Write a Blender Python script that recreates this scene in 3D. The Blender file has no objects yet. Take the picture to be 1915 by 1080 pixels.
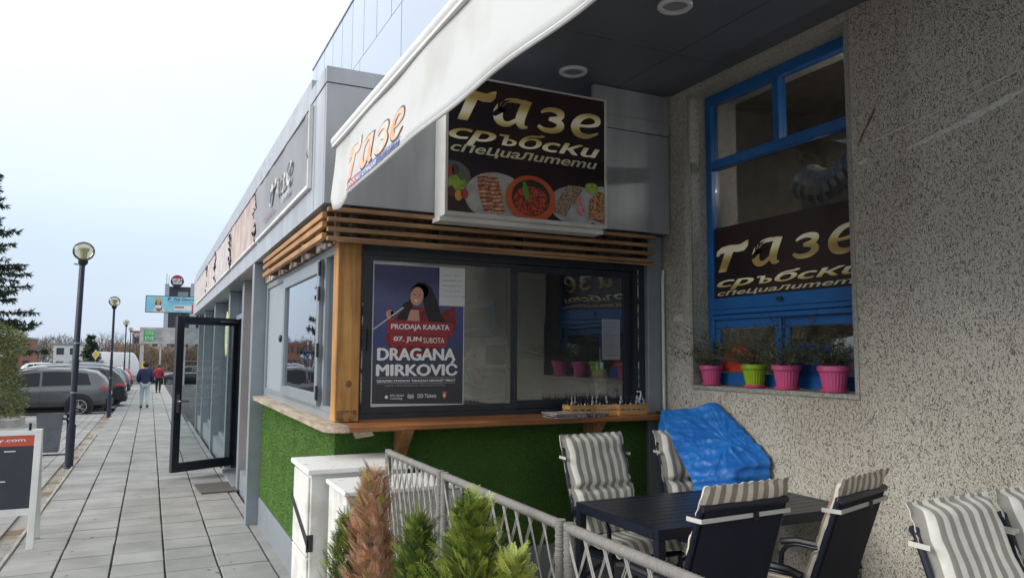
import bpy, bmesh, math, random
import numpy as np
from mathutils import Vector, Matrix, noise
R = math.radians
random.seed(7); rng = np.random.default_rng(7)
scene = bpy.context.scene
col = scene.collection

# ------------------------------------------------------------------ camera
cd = bpy.data.cameras.new('camera'); cam = bpy.data.objects.new('camera', cd); col.objects.link(cam)
cd.sensor_width = 36.0; cd.lens = 1390.0 / 1915.0 * 36.0; cd.clip_start = 0.05; cd.clip_end = 4000
yaw, pitch, roll = R(25.845), R(5.0), R(0.3)
f = Vector((math.sin(yaw)*math.cos(pitch), math.cos(yaw)*math.cos(pitch), math.sin(pitch)))
r = Vector((math.cos(yaw), -math.sin(yaw), 0)); u = r.cross(f)
r2 = r*math.cos(roll) + u*math.sin(roll); u2 = -r*math.sin(roll) + u*math.cos(roll)
m = Matrix((r2, u2, -f)).transposed().to_4x4(); m.translation = Vector((0, 0, 1.7))
cam.matrix_world = m
scene.camera = cam

# ------------------------------------------------------------------ world: bright overcast sky
w = bpy.data.worlds.new("World"); scene.world = w; w.use_nodes = True
nt = w.node_tree; nt.nodes.clear()
def wn(t, **k):
    n = nt.nodes.new(t)
    for a, b in k.items(): setattr(n, a, b)
    return n
sky = wn('ShaderNodeTexSky', sky_type='NISHITA', sun_disc=False)
sky.sun_elevation = R(26); sky.sun_rotation = R(-82); sky.air_density = 1.0; sky.dust_density = 2.0
skym = wn('ShaderNodeVectorMath', operation='SCALE'); skym.inputs['Scale'].default_value = 0.09
nt.links.new(sky.outputs[0], skym.inputs[0])
tc = wn('ShaderNodeTexCoord'); sep = wn('ShaderNodeSeparateXYZ'); nt.links.new(tc.outputs['Generated'], sep.inputs[0])
ramp = wn('ShaderNodeValToRGB'); e = ramp.color_ramp.elements
e[0].position = 0.0; e[0].color = (0.47, 0.55, 0.67, 1)
e[1].position = 1.0; e[1].color = (1.25, 1.28, 1.30, 1)
for p, c in ((0.12, (0.52, 0.61, 0.73, 1)), (0.30, (0.67, 0.74, 0.82, 1)), (0.5, (0.95, 0.98, 1.0, 1))):
    x = e.new(p); x.color = c
nt.links.new(sep.outputs['Z'], ramp.inputs[0])
nz = wn('ShaderNodeTexNoise'); nz.inputs['Scale'].default_value = 1.6; nz.inputs['Detail'].default_value = 4
mp = wn('ShaderNodeMapping'); mp.inputs['Scale'].default_value = (1, 1, 2.2)
nt.links.new(tc.outputs['Generated'], mp.inputs[0]); nt.links.new(mp.outputs[0], nz.inputs['Vector'])
cr = wn('ShaderNodeMapRange'); cr.inputs['From Min'].default_value = .3; cr.inputs['From Max'].default_value = .7
cr.inputs['To Min'].default_value = .88; cr.inputs['To Max'].default_value = 1.10
nt.links.new(nz.outputs[0], cr.inputs[0])
cl = wn('ShaderNodeVectorMath', operation='SCALE'); nt.links.new(ramp.outputs[0], cl.inputs[0]); nt.links.new(cr.outputs[0], cl.inputs['Scale'])
mx = wn('ShaderNodeMix', data_type='RGBA'); mx.inputs['Factor'].default_value = 0.85
nt.links.new(skym.outputs[0], mx.inputs['A']); nt.links.new(cl.outputs[0], mx.inputs['B'])
bg = wn('ShaderNodeBackground'); bg.inputs['Strength'].default_value = 0.90
nt.links.new(mx.outputs['Result'], bg.inputs[0])
out = wn('ShaderNodeOutputWorld'); nt.links.new(bg.outputs[0], out.inputs[0])
# ------------------------------------------------------------------ sun (veiled)
sd = bpy.data.lights.new('sun', 'SUN'); sd.energy = 1.6; sd.angle = R(34); sd.color = (1.0, 0.975, 0.94)
sun = bpy.data.objects.new('sun', sd); col.objects.link(sun)
sv = Vector((math.sin(R(-82))*math.cos(R(26)), math.cos(R(-82))*math.cos(R(26)), math.sin(R(26))))
sun.rotation_euler = sv.to_track_quat('Z', 'Y').to_euler()
scene.view_settings.view_transform = 'Standard'; scene.view_settings.look = 'None'
scene.view_settings.exposure = 0.74; scene.view_settings.gamma = 1.0
try: scene.view_settings.use_curve_mapping = False
except Exception: pass

# ------------------------------------------------------------------ materials
MATS = {}
def mat(name, c, rough=.6, metal=0., c2=None, scale=6., lo=.35, hi=.65, bump=0., bscale=60., rnd=0., detail=4, stretch=None, spec=.5, var=.0, coat=0, emit=0, alpha_glass=None, gamma=None):
    """procedural principled material; noise lives in world space so copies differ"""
    if name in MATS: return MATS[name]
    M = bpy.data.materials.new(name); M.use_nodes = True; t = M.node_tree; n = t.nodes; L = t.links
    b = n['Principled BSDF']
    b.inputs['Roughness'].default_value = rough; b.inputs['Metallic'].default_value = metal
    b.inputs['Specular IOR Level'].default_value = spec
    if coat: b.inputs['Coat Weight'].default_value = coat; b.inputs['Coat Roughness'].default_value = .05
    c = (*c, 1) if len(c) == 3 else c
    M.diffuse_color = c
    geo = n.new('ShaderNodeNewGeometry'); vec = geo.outputs['Position']
    if stretch:
        mp = n.new('ShaderNodeMapping'); mp.inputs['Scale'].default_value = stretch; L.new(vec, mp.inputs[0]); vec = mp.outputs[0]
    cur = None
    if c2 is not None or var:
        nz = n.new('ShaderNodeTexNoise'); nz.inputs['Scale'].default_value = scale; nz.inputs['Detail'].default_value = detail
        L.new(vec, nz.inputs['Vector'])
        mr = n.new('ShaderNodeMapRange'); mr.inputs['From Min'].default_value = lo; mr.inputs['From Max'].default_value = hi
        L.new(nz.outputs[0], mr.inputs[0])
        mx = n.new('ShaderNodeMix'); mx.data_type = 'RGBA'
        if c2 is None: c2 = tuple(min(1, x*(1-var)) for x in c[:3])
        mx.inputs['A'].default_value = c; mx.inputs['B'].default_value = (*c2, 1)
        L.new(mr.outputs[0], mx.inputs['Factor']); cur = mx.outputs['Result']
    if rnd:
        oi = n.new('ShaderNodeObjectInfo'); mr = n.new('ShaderNodeMapRange')
        mr.inputs['To Min'].default_value = 1-rnd; mr.inputs['To Max'].default_value = 1+rnd; L.new(oi.outputs['Random'], mr.inputs[0])
        vm = n.new('ShaderNodeVectorMath'); vm.operation = 'SCALE'; L.new(mr.outputs[0], vm.inputs['Scale'])
        if cur is not None: L.new(cur, vm.inputs[0])
        else: vm.inputs[0].default_value = c[:3]
        cur = vm.outputs[0]
    if cur is not None: L.new(cur, b.inputs['Base Color'])
    else: b.inputs['Base Color'].default_value = c
    if bump:
        nz = n.new('ShaderNodeTexNoise'); nz.inputs['Scale'].default_value = bscale; nz.inputs['Detail'].default_value = 5; L.new(vec, nz.inputs['Vector'])
        bp = n.new('ShaderNodeBump'); bp.inputs['Strength'].default_value = bump; bp.inputs['Distance'].default_value = .01
        L.new(nz.outputs[0], bp.inputs['Height']); L.new(bp.outputs[0], b.inputs['Normal'])
    if emit:
        b.inputs['Emission Color'].default_value = c; b.inputs['Emission Strength'].default_value = emit
    MATS[name] = M; return M

def glass(name, tint=(.8, .85, .85), refl=.15, rough=0.0, ior=1.5):
    if name in MATS: return MATS[name]
    M = bpy.data.materials.new(name); M.use_nodes = True; t = M.node_tree; n = t.nodes; L = t.links; n.clear()
    o = n.new('ShaderNodeOutputMaterial'); tr = n.new('ShaderNodeBsdfTransparent'); tr.inputs[0].default_value = (*tint, 1)
    g = n.new('ShaderNodeBsdfGlossy'); g.inputs['Roughness'].default_value = rough; g.inputs[0].default_value = (.95, .97, 1, 1)
    geo = n.new('ShaderNodeNewGeometry'); nz = n.new('ShaderNodeTexNoise'); nz.inputs['Scale'].default_value = 2.2; nz.inputs['Detail'].default_value = 1; L.new(geo.outputs['Position'], nz.inputs['Vector'])
    bp = n.new('ShaderNodeBump'); bp.inputs['Strength'].default_value = .22; bp.inputs['Distance'].default_value = .02; L.new(nz.outputs[0], bp.inputs['Height']); L.new(bp.outputs[0], g.inputs['Normal'])
    fr = n.new('ShaderNodeFresnel'); fr.inputs[0].default_value = ior
    ad = n.new('ShaderNodeMath'); ad.operation = 'ADD'; ad.use_clamp = True; ad.inputs[1].default_value = refl; L.new(fr.outputs[0], ad.inputs[0])
    m = n.new('ShaderNodeMixShader'); L.new(ad.outputs[0], m.inputs[0]); L.new(tr.outputs[0], m.inputs[1]); L.new(g.outputs[0], m.inputs[2]); L.new(m.outputs[0], o.inputs[0])
    MATS[name] = M; return M

def stone_mat():
    M = bpy.data.materials.new('pitted_render'); M.use_nodes = True; t = M.node_tree; n = t.nodes; L = t.links; b = n['Principled BSDF']
    b.inputs['Roughness'].default_value = .9; b.inputs['Specular IOR Level'].default_value = .2
    geo = n.new('ShaderNodeNewGeometry')
    def noise_(scale, detail=3, dist=0., st=(1, 1, 1), rot=(0, 0, 0)):
        mp = n.new('ShaderNodeMapping'); mp.inputs['Scale'].default_value = st; mp.inputs['Rotation'].default_value = rot; L.new(geo.outputs['Position'], mp.inputs[0])
        z = n.new('ShaderNodeTexNoise'); z.inputs['Scale'].default_value = scale; z.inputs['Detail'].default_value = detail; z.inputs['Distortion'].default_value = dist
        L.new(mp.outputs[0], z.inputs['Vector']); return z.outputs[0]
    a = noise_(86, 3, 1.8, (1, 1, .6), (R(50), 0, 0)); c = noise_(118, 3, 1.5, (1, 1, .62), (R(-25), 0, 0))
    mr = n.new('ShaderNodeMapRange'); mr.inputs['From Min'].default_value = .585; mr.inputs['From Max'].default_value = .655; L.new(a, mr.inputs[0])
    mr2 = n.new('ShaderNodeMapRange'); mr2.inputs['From Min'].default_value = .60; mr2.inputs['From Max'].default_value = .69; L.new(c, mr2.inputs[0])
    mxm = n.new('ShaderNodeMath'); mxm.operation = 'MAXIMUM'; L.new(mr.outputs[0], mxm.inputs[0]); L.new(mr2.outputs[0], mxm.inputs[1])
    big = noise_(1.1, 4); mb = n.new('ShaderNodeMapRange'); mb.inputs['From Min'].default_value = .35; mb.inputs['From Max'].default_value = .7; L.new(big, mb.inputs[0])
    m0 = n.new('ShaderNodeMix'); m0.data_type = 'RGBA'; m0.inputs['A'].default_value = (.60, .57, .49, 1); m0.inputs['B'].default_value = (.48, .45, .375, 1); L.new(mb.outputs[0], m0.inputs['Factor'])
    st_ = noise_(.8, 5, .6, (1, 1.4, .35)); ms = n.new('ShaderNodeMapRange'); ms.inputs['From Min'].default_value = .52; ms.inputs['From Max'].default_value = .74; ms.inputs['To Max'].default_value = .55; L.new(st_, ms.inputs[0])
    m9 = n.new('ShaderNodeMix'); m9.data_type = 'RGBA'; m9.inputs['B'].default_value = (.40, .315, .25, 1); L.new(m0.outputs['Result'], m9.inputs['A']); L.new(ms.outputs[0], m9.inputs['Factor']); m0 = m9
    fine = noise_(260, 3); mf = n.new('ShaderNodeMapRange'); mf.inputs['From Min'].default_value = .3; mf.inputs['From Max'].default_value = .7; mf.inputs['To Min'].default_value = .72; mf.inputs['To Max'].default_value = 1.2; L.new(fine, mf.inputs[0])
    vm = n.new('ShaderNodeVectorMath'); vm.operation = 'SCALE'; L.new(m0.outputs['Result'], vm.inputs[0]); L.new(mf.outputs[0], vm.inputs['Scale'])
    m1 = n.new('ShaderNodeMix'); m1.data_type = 'RGBA'; m1.inputs['B'].default_value = (.15, .135, .112, 1); L.new(vm.outputs[0], m1.inputs['A']); L.new(mxm.outputs[0], m1.inputs['Factor'])  # shade of the pits put into the colour; the bump alone reads weak
    L.new(m1.outputs['Result'], b.inputs['Base Color'])
    inv = n.new('ShaderNodeMath'); inv.operation = 'SUBTRACT'; inv.inputs[0].default_value = 1; L.new(mxm.outputs[0], inv.inputs[1])
    bp = n.new('ShaderNodeBump'); bp.inputs['Strength'].default_value = .9; bp.inputs['Distance'].default_value = .006; L.new(inv.outputs[0], bp.inputs['Height'])
    bp2 = n.new('ShaderNodeBump'); bp2.inputs['Strength'].default_value = .5; bp2.inputs['Distance'].default_value = .004; L.new(fine, bp2.inputs['Height']); L.new(bp.outputs[0], bp2.inputs['Normal'])
    L.new(bp2.outputs[0], b.inputs['Normal']); MATS['stone'] = M; return M
STONE = stone_mat()

def wood(name, c1, c2, axis='x', scale=1.0, rough=.55):
    if name in MATS: return MATS[name]
    M = bpy.data.materials.new(name); M.use_nodes = True; t = M.node_tree; n = t.nodes; L = t.links; b = n['Principled BSDF']
    b.inputs['Roughness'].default_value = rough
    geo = n.new('ShaderNodeNewGeometry'); mp = n.new('ShaderNodeMapping'); L.new(geo.outputs['Position'], mp.inputs[0])
    s = {'x': (1.2, 22, 22), 'y': (22, 1.2, 22), 'z': (22, 22, 1.2)}[axis]; mp.inputs['Scale'].default_value = tuple(v*scale for v in s)
    z = n.new('ShaderNodeTexNoise'); z.inputs['Scale'].default_value = 1.5; z.inputs['Detail'].default_value = 6; z.inputs['Distortion'].default_value = .8; L.new(mp.outputs[0], z.inputs['Vector'])
    cr = n.new('ShaderNodeValToRGB'); cr.color_ramp.elements[0].position = .32; cr.color_ramp.elements[0].color = (*c2, 1); cr.color_ramp.elements[1].position = .66; cr.color_ramp.elements[1].color = (*c1, 1)
    L.new(z.outputs[0], cr.inputs[0])
    z2 = n.new('ShaderNodeTexNoise'); z2.inputs['Scale'].default_value = 3.; z2.inputs['Detail'].default_value = 5; L.new(geo.outputs['Position'], z2.inputs['Vector'])
    mr = n.new('ShaderNodeMapRange'); mr.inputs['From Min'].default_value = .3; mr.inputs['From Max'].default_value = .7; mr.inputs['To Min'].default_value = .65; mr.inputs['To Max'].default_value = 1.15; L.new(z2.outputs[0], mr.inputs[0])
    vm = n.new('ShaderNodeVectorMath'); vm.operation = 'SCALE'; L.new(cr.outputs[0], vm.inputs[0]); L.new(mr.outputs[0], vm.inputs['Scale']); L.new(vm.outputs[0], b.inputs['Base Color'])
    bp = n.new('ShaderNodeBump'); bp.inputs['Strength'].default_value = .35; bp.inputs['Distance'].default_value = .003; L.new(z.outputs[0], bp.inputs['Height']); L.new(bp.outputs[0], b.inputs['Normal'])
    MATS[name] = M; return M

def gold_mat():
    M = bpy.data.materials.new('gold_print'); M.use_nodes = True; t = M.node_tree; n = t.nodes; L = t.links; b = n['Principled BSDF']
    b.inputs['Roughness'].default_value = .45
    geo = n.new('ShaderNodeNewGeometry'); wv = n.new('ShaderNodeTexWave'); wv.bands_direction = 'Z'; wv.inputs['Scale'].default_value = 1.45; wv.inputs['Distortion'].default_value = 1.6; wv.inputs['Detail'].default_value = 1
    L.new(geo.outputs['Position'], wv.inputs['Vector'])
    cr = n.new('ShaderNodeValToRGB'); e = cr.color_ramp.elements; e[0].position = .1; e[0].color = (.42, .30, .10, 1); e[1].position = .95; e[1].color = (.92, .88, .66, 1); x = e.new(.55); x.color = (.70, .58, .22, 1)
    L.new(wv.outputs[0], cr.inputs[0]); L.new(cr.outputs[0], b.inputs['Base Color']); MATS['gold'] = M; return M
GOLD = gold_mat()

def stripe_mat(name, c1, c2, n_st=7.5):
    M = bpy.data.materials.new(name); M.use_nodes = True; t = M.node_tree; n = t.nodes; L = t.links; b = n['Principled BSDF']
    b.inputs['Roughness'].default_value = .85; b.inputs['Specular IOR Level'].default_value = .2
    b.inputs['Sheen Weight'].default_value = .2
    uv = n.new('ShaderNodeUVMap'); sp = n.new('ShaderNodeSeparateXYZ'); L.new(uv.outputs[0], sp.inputs[0])
    mm = n.new('ShaderNodeMath'); mm.operation = 'MULTIPLY'; mm.inputs[1].default_value = n_st; L.new(sp.outputs[0], mm.inputs[0])
    fr = n.new('ShaderNodeMath'); fr.operation = 'FRACT'; L.new(mm.outputs[0], fr.inputs[0])
    cr = n.new('ShaderNodeValToRGB'); cr.color_ramp.interpolation = 'LINEAR'; e = cr.color_ramp.elements
    e[0].position = .0; e[0].color = (*c1, 1); e[1].position = .47; e[1].color = (*c1, 1)
    for p, c in ((.50, c2), (.97, c2), (1.0, c1)): x = e.new(p); x.color = (*c, 1)
    L.new(fr.outputs[0], cr.inputs[0])
    geo = n.new('ShaderNodeNewGeometry'); z = n.new('ShaderNodeTexNoise'); z.inputs['Scale'].default_value = 9; z.inputs['Detail'].default_value = 4; L.new(geo.outputs['Position'], z.inputs['Vector'])
    mr = n.new('ShaderNodeMapRange'); mr.inputs['From Min'].default_value = .3; mr.inputs['From Max'].default_value = .7; mr.inputs['To Min'].default_value = .82; mr.inputs['To Max'].default_value = 1.08; L.new(z.outputs[0], mr.inputs[0])
    vm = n.new('ShaderNodeVectorMath'); vm.operation = 'SCALE'; L.new(cr.outputs[0], vm.inputs[0]); L.new(mr.outputs[0], vm.inputs['Scale']); L.new(vm.outputs[0], b.inputs['Base Color'])
    z2 = n.new('ShaderNodeTexNoise'); z2.inputs['Scale'].default_value = 26; z2.inputs['Detail'].default_value = 3; L.new(geo.outputs['Position'], z2.inputs['Vector'])
    bp = n.new('ShaderNodeBump'); bp.inputs['Strength'].default_value = .3; bp.inputs['Distance'].default_value = .008; L.new(z2.outputs[0], bp.inputs['Height']); L.new(bp.outputs[0], b.inputs['Normal'])
    return M

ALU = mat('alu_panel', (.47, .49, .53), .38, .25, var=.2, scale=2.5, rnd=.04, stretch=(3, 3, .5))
ALU_D = mat('alu_shaded_side', (.40, .41, .43), .4, .25, var=.2, scale=2.5, stretch=(3, 3, .5))  # same cladding for the terrace side, its shade put into a darker colour
ALU_L = mat('facade_panel', (.50, .56, .66), .16, .55, rnd=.03)
ALUF = mat('alu_frame', (.30, .335, .365), .4, .3, var=.1)
ANTH = mat('anthracite', (.022, .028, .040), .4, .0, var=.3, scale=9)
BLACK = mat('black', (.012, .013, .016), .5)
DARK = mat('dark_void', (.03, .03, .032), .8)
SEAM = mat('seam', (.03, .03, .035), .8)
WHITE = mat('white_paint', (.74, .74, .71), .55, var=.18, scale=3)
WHITEP = mat('white_print', (.8, .8, .8), .6)
SLATW = wood('slat_wood', (.38, .215, .10), (.24, .125, .055), 'x')
SLATY = wood('slat_wood_y', (.50, .27, .10), (.33, .16, .05), 'y')
POSTW = wood('post_wood', (.58, .30, .085), (.34, .15, .04), 'z', .8)
CNTW = wood('counter_wood', (.36, .145, .045), (.20, .07, .022), 'x')
SILLW = wood('sill_weathered', (.50, .41, .31), (.26, .19, .13), 'y')
BRKW = wood('bracket_wood', (.45, .24, .10), (.28, .13, .05), 'z')
CRATEW = wood('crate_wood', (.62, .36, .13), (.45, .22, .07), 'x', 2)
BLUE = mat('blue_frame', (.012, .12, .37), .35, var=.15, scale=4)
SOFFIT = mat('soffit_panel', (.125, .135, .16), .42, .2, var=.15, scale=1.2)
TILEM = mat('paving_slab', (.305, .305, .295), .85, c2=(.225, .225, .215), scale=2.2, bump=.35, bscale=160, rnd=.08, spec=.3)
BEDM = mat('joint_bed', (.10, .093, .08), .95, c2=(.05, .045, .04), scale=14)
ASPH = mat('asphalt', (.085, .085, .088), .9, c2=(.055, .055, .058), scale=2, bump=.4, bscale=200, spec=.3)
CONC = mat('concrete', (.42, .40, .37), .9, c2=(.28, .265, .24), scale=4, bump=.5, bscale=60, spec=.2)
SOILM = mat('soil', (.30, .285, .26), .95, c2=(.19, .145, .095), scale=1.7, lo=.5, hi=.6, bump=1., bscale=60, spec=.1)
GALV = mat('galvanised', (.30, .32, .34), .5, .5, var=.2)
POLE = mat('pole_paint', (.018, .024, .045), .35, var=.3, scale=7)

# ------------------------------------------------------------------ mesh helpers
class MB:
    def __init__(s, off=(0, 0, 0)): s.v = []; s.f = []; s.off = Vector(off); s.uv = None
    def add(s, vs, fs):
        b = len(s.v); s.v += [tuple(Vector(p) - s.off) for p in vs]; s.f += [tuple(i+b for i in q) for q in fs]; return s
    def box(s, x0, x1, y0, y1, z0, z1):
        x0, x1 = sorted((x0, x1)); y0, y1 = sorted((y0, y1)); z0, z1 = sorted((z0, z1))
        return s.add([(x0, y0, z0), (x1, y0, z0), (x1, y1, z0), (x0, y1, z0), (x0, y0, z1), (x1, y0, z1), (x1, y1, z1), (x0, y1, z1)],
                     [(0, 3, 2, 1), (4, 5, 6, 7), (0, 1, 5, 4), (1, 2, 6, 5), (2, 3, 7, 6), (3, 0, 4, 7)])
    def obox(s, c, dx, dy, dz, M=None):
        M = M or Matrix.Identity(3); c = Vector(c); P = []
        for z in (-dz/2, dz/2):
            for x, y in ((-dx/2, -dy/2), (dx/2, -dy/2), (dx/2, dy/2), (-dx/2, dy/2)): P.append(c + M @ Vector((x, y, z)))
        return s.add(P, [(0, 3, 2, 1), (4, 5, 6, 7), (0, 1, 5, 4), (1, 2, 6, 5), (2, 3, 7, 6), (3, 0, 4, 7)])
    def prism(s, pts, A, B):
        """polygon of 3d points extruded by vector"""
        n = len(pts); e = Vector(A)
        P = [Vector(p) for p in pts]
        return s.add(P + [p+e for p in P], [tuple(range(n))[::-1], tuple(range(n, 2*n))] + [(i, (i+1) % n, n+(i+1) % n, n+i) for i in range(n)])
    def tube(s, pts, r, n=8, cap=True):
        P = [Vector(p) for p in pts]; rs = r if isinstance(r, (list, tuple)) else [r]*len(P)
        V = []; F = []; up = None
        for i, p in enumerate(P):
            d = (P[min(i+1, len(P)-1)] - P[max(i-1, 0)]).normalized()
            if up is None: up = Vector((0, 0, 1)) if abs(d.z) < .9 else Vector((1, 0, 0))
            a = d.cross(up).normalized(); up = a.cross(d).normalized()
            for k in range(n):
                t = 2*math.pi*k/n; V.append(p + (a*math.cos(t) + up*math.sin(t))*rs[i])
        for i in range(len(P)-1):
            for k in range(n): F.append((i*n+k, i*n+(k+1) % n, (i+1)*n+(k+1) % n, (i+1)*n+k))
        if cap: F.append(tuple(range(n))[::-1]); F.append(tuple(range((len(P)-1)*n, len(P)*n)))
        return s.add(V, F)
    def lathe(s, prof, c, n=20, ax='z'):
        V = []; F = []; c = Vector(c)
        for (rr, z) in prof:
            for k in range(n):
                t = 2*math.pi*k/n; a, b = rr*math.cos(t), rr*math.sin(t)
                V.append(c + Vector({'z': (a, b, z), 'y': (a, z, b), 'x': (z, a, b)}[ax]))
        for i in range(len(prof)-1):
            for k in range(n): F.append((i*n+k, i*n+(k+1) % n, (i+1)*n+(k+1) % n, (i+1)*n+k))
        if prof[0][0] > 1e-5: F.append(tuple(range(n))[::-1])
        if prof[-1][0] > 1e-5: F.append(tuple(range((len(prof)-1)*n, len(prof)*n)))
        return s.add(V, F)
    def sphere(s, c, r, n=16, sc=(1, 1, 1)):
        prof = [(max(1e-6, math.sin(math.pi*i/(n//2))), -math.cos(math.pi*i/(n//2))) for i in range(n//2+1)]
        V = []; F = []; c = Vector(c)
        for (rr, z) in prof:
            for k in range(n):
                t = 2*math.pi*k/n; V.append(c + Vector((rr*math.cos(t)*r*sc[0], rr*math.sin(t)*r*sc[1], z*r*sc[2])))
        for i in range(len(prof)-1):
            for k in range(n): F.append((i*n+k, i*n+(k+1) % n, (i+1)*n+(k+1) % n, (i+1)*n+k))
        return s.add(V, F)
    def grid(s, fn, nu, nv, uv=False):
        V = [fn(i/nu, j/nv) for j in range(nv+1) for i in range(nu+1)]
        F = [(j*(nu+1)+i, j*(nu+1)+i+1, (j+1)*(nu+1)+i+1, (j+1)*(nu+1)+i) for j in range(nv) for i in range(nu)]
        if uv:
            s.uv = (s.uv or []) + [(i/nu, j/nv) for j in range(nv+1) for i in range(nu+1)]
        return s.add(V, F)

def tag(o, label=None, cat=None, group=None, kind=None):
    if label: o['label'] = label
    if cat: o['category'] = cat
    if group: o['group'] = group
    if kind: o['kind'] = kind
    return o
def finish(me, bevel=0, smooth=False, ang=35):
    if bevel or smooth:
        bm = bmesh.new(); bm.from_mesh(me)
        if bevel:
            bmesh.ops.remove_doubles(bm, verts=bm.verts, dist=1e-5)
            es = [e for e in bm.edges if len(e.link_faces) == 2 and e.calc_face_angle(0) > R(30)]
            try: bmesh.ops.bevel(bm, geom=es, offset=bevel, segments=2 if smooth else 1, affect='EDGES', profile=.5)
            except Exception: pass
        if smooth:
            for fc in bm.faces: fc.smooth = True
            for e in bm.edges:
                if len(e.link_faces) == 2 and e.calc_face_angle(0) > R(ang): e.smooth = False
        bm.to_mesh(me); bm.free()
def build(name, mb, m, parent=None, bevel=0, smooth=False, kind=None, label=None, ang=35):
    me = bpy.data.meshes.new(name); me.from_pydata(mb.v, [], mb.f); me.update()
    if mb.uv:
        ul = me.uv_layers.new(name='UVMap')
        li = np.empty(len(me.loops), dtype=np.int32); me.loops.foreach_get('vertex_index', li)
        ul.data.foreach_set('uv', np.array(mb.uv, dtype=np.float32)[li].ravel())
    bm = None
    me.materials.append(m); finish(me, bevel, smooth, ang)
    o = bpy.data.objects.new(name, me); col.objects.link(o)
    if parent: o.parent = parent
    elif mb.off.length > 0: o.location = mb.off
    if kind: o['kind'] = kind
    if label: o['label'] = label
    return o
def np_mesh(name, V, F, m, parent=None, kind=None, smooth=False, mats=None, mi=None):
    V = np.asarray(V, dtype=np.float32); F = np.asarray(F, dtype=np.int32); k = F.shape[1]
    me = bpy.data.meshes.new(name); me.vertices.add(len(V)); me.vertices.foreach_set('co', V.ravel())
    me.loops.add(F.size); me.loops.foreach_set('vertex_index', F.ravel()); me.polygons.add(len(F))
    me.polygons.foreach_set('loop_start', np.arange(0, F.size, k, dtype=np.int32))
    me.update(calc_edges=True); me.materials.append(m)
    for q in (mats or []): me.materials.append(q)
    if mi is not None: me.polygons.foreach_set('material_index', np.asarray(mi, dtype=np.int32))
    if smooth: me.polygons.foreach_set('use_smooth', np.ones(len(F), dtype=bool))
    o = bpy.data.objects.new(name, me); col.objects.link(o)
    if parent: o.parent = parent
    if kind: o['kind'] = kind
    return o
def thing(name, label, cat, loc=(0, 0, 0), rz=0, group=None, kind=None):
    o = bpy.data.objects.new(name, None); col.objects.link(o); o.location = loc; o.rotation_euler = (0, 0, rz); o.empty_display_size = .1
    return tag(o, label, cat, group, kind)
def W(t): return MB(off=t.location)      # builder that takes world coordinates for a thing without rotation
def dup(root, loc=None, rz=None, label=None, group=None, parent=None):
    c = root.copy(); col.objects.link(c)
    if parent: c.parent = parent
    if loc is not None: c.location = loc
    if rz is not None: c.rotation_euler = (0, 0, rz)
    if label: c['label'] = label
    if group: c['group'] = group
    for ch in list(root.children): dup(ch, parent=c)
    return c

# flat print helper: frame with origin, U and V directions, N out of the surface
class Frame:
    def __init__(s, kind, p, off=(0, 0, 0)):      # 'Y': plane Y=p seen from -Y, u = X ; 'X': plane X=p seen from -X, u = -Y (pass y)
        s.kind = kind; s.p = p; s.off = Vector(off)
    def pt(s, u_, v_, d=0): return Vector((u_, s.p-d, v_)) - s.off if s.kind == 'Y' else Vector((s.p-d, u_, v_)) - s.off
def flat(fr, polys, m, name, parent, d=.002, **k):
    mb = MB()
    for P in polys:
        if fr.kind == 'X': P = P[::-1]
        pts = [fr.pt(a, b, d) for a, b in P]; mb.add(pts, [tuple(range(len(pts)))])
    return build(name, mb, m, parent, **k)
def ell(cx, cy, rx, ry, n=28, rot=0, a0=0, a1=360):
    o = []
    for i in range(n):
        t = R(a0 + (a1-a0)*i/(n if a1-a0 == 360 else n-1)); x, y = rx*math.cos(t), ry*math.sin(t); o.append((cx + x*math.cos(rot) - y*math.sin(rot), cy + x*math.sin(rot) + y*math.cos(rot)))
    return o
_dg = None
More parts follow.
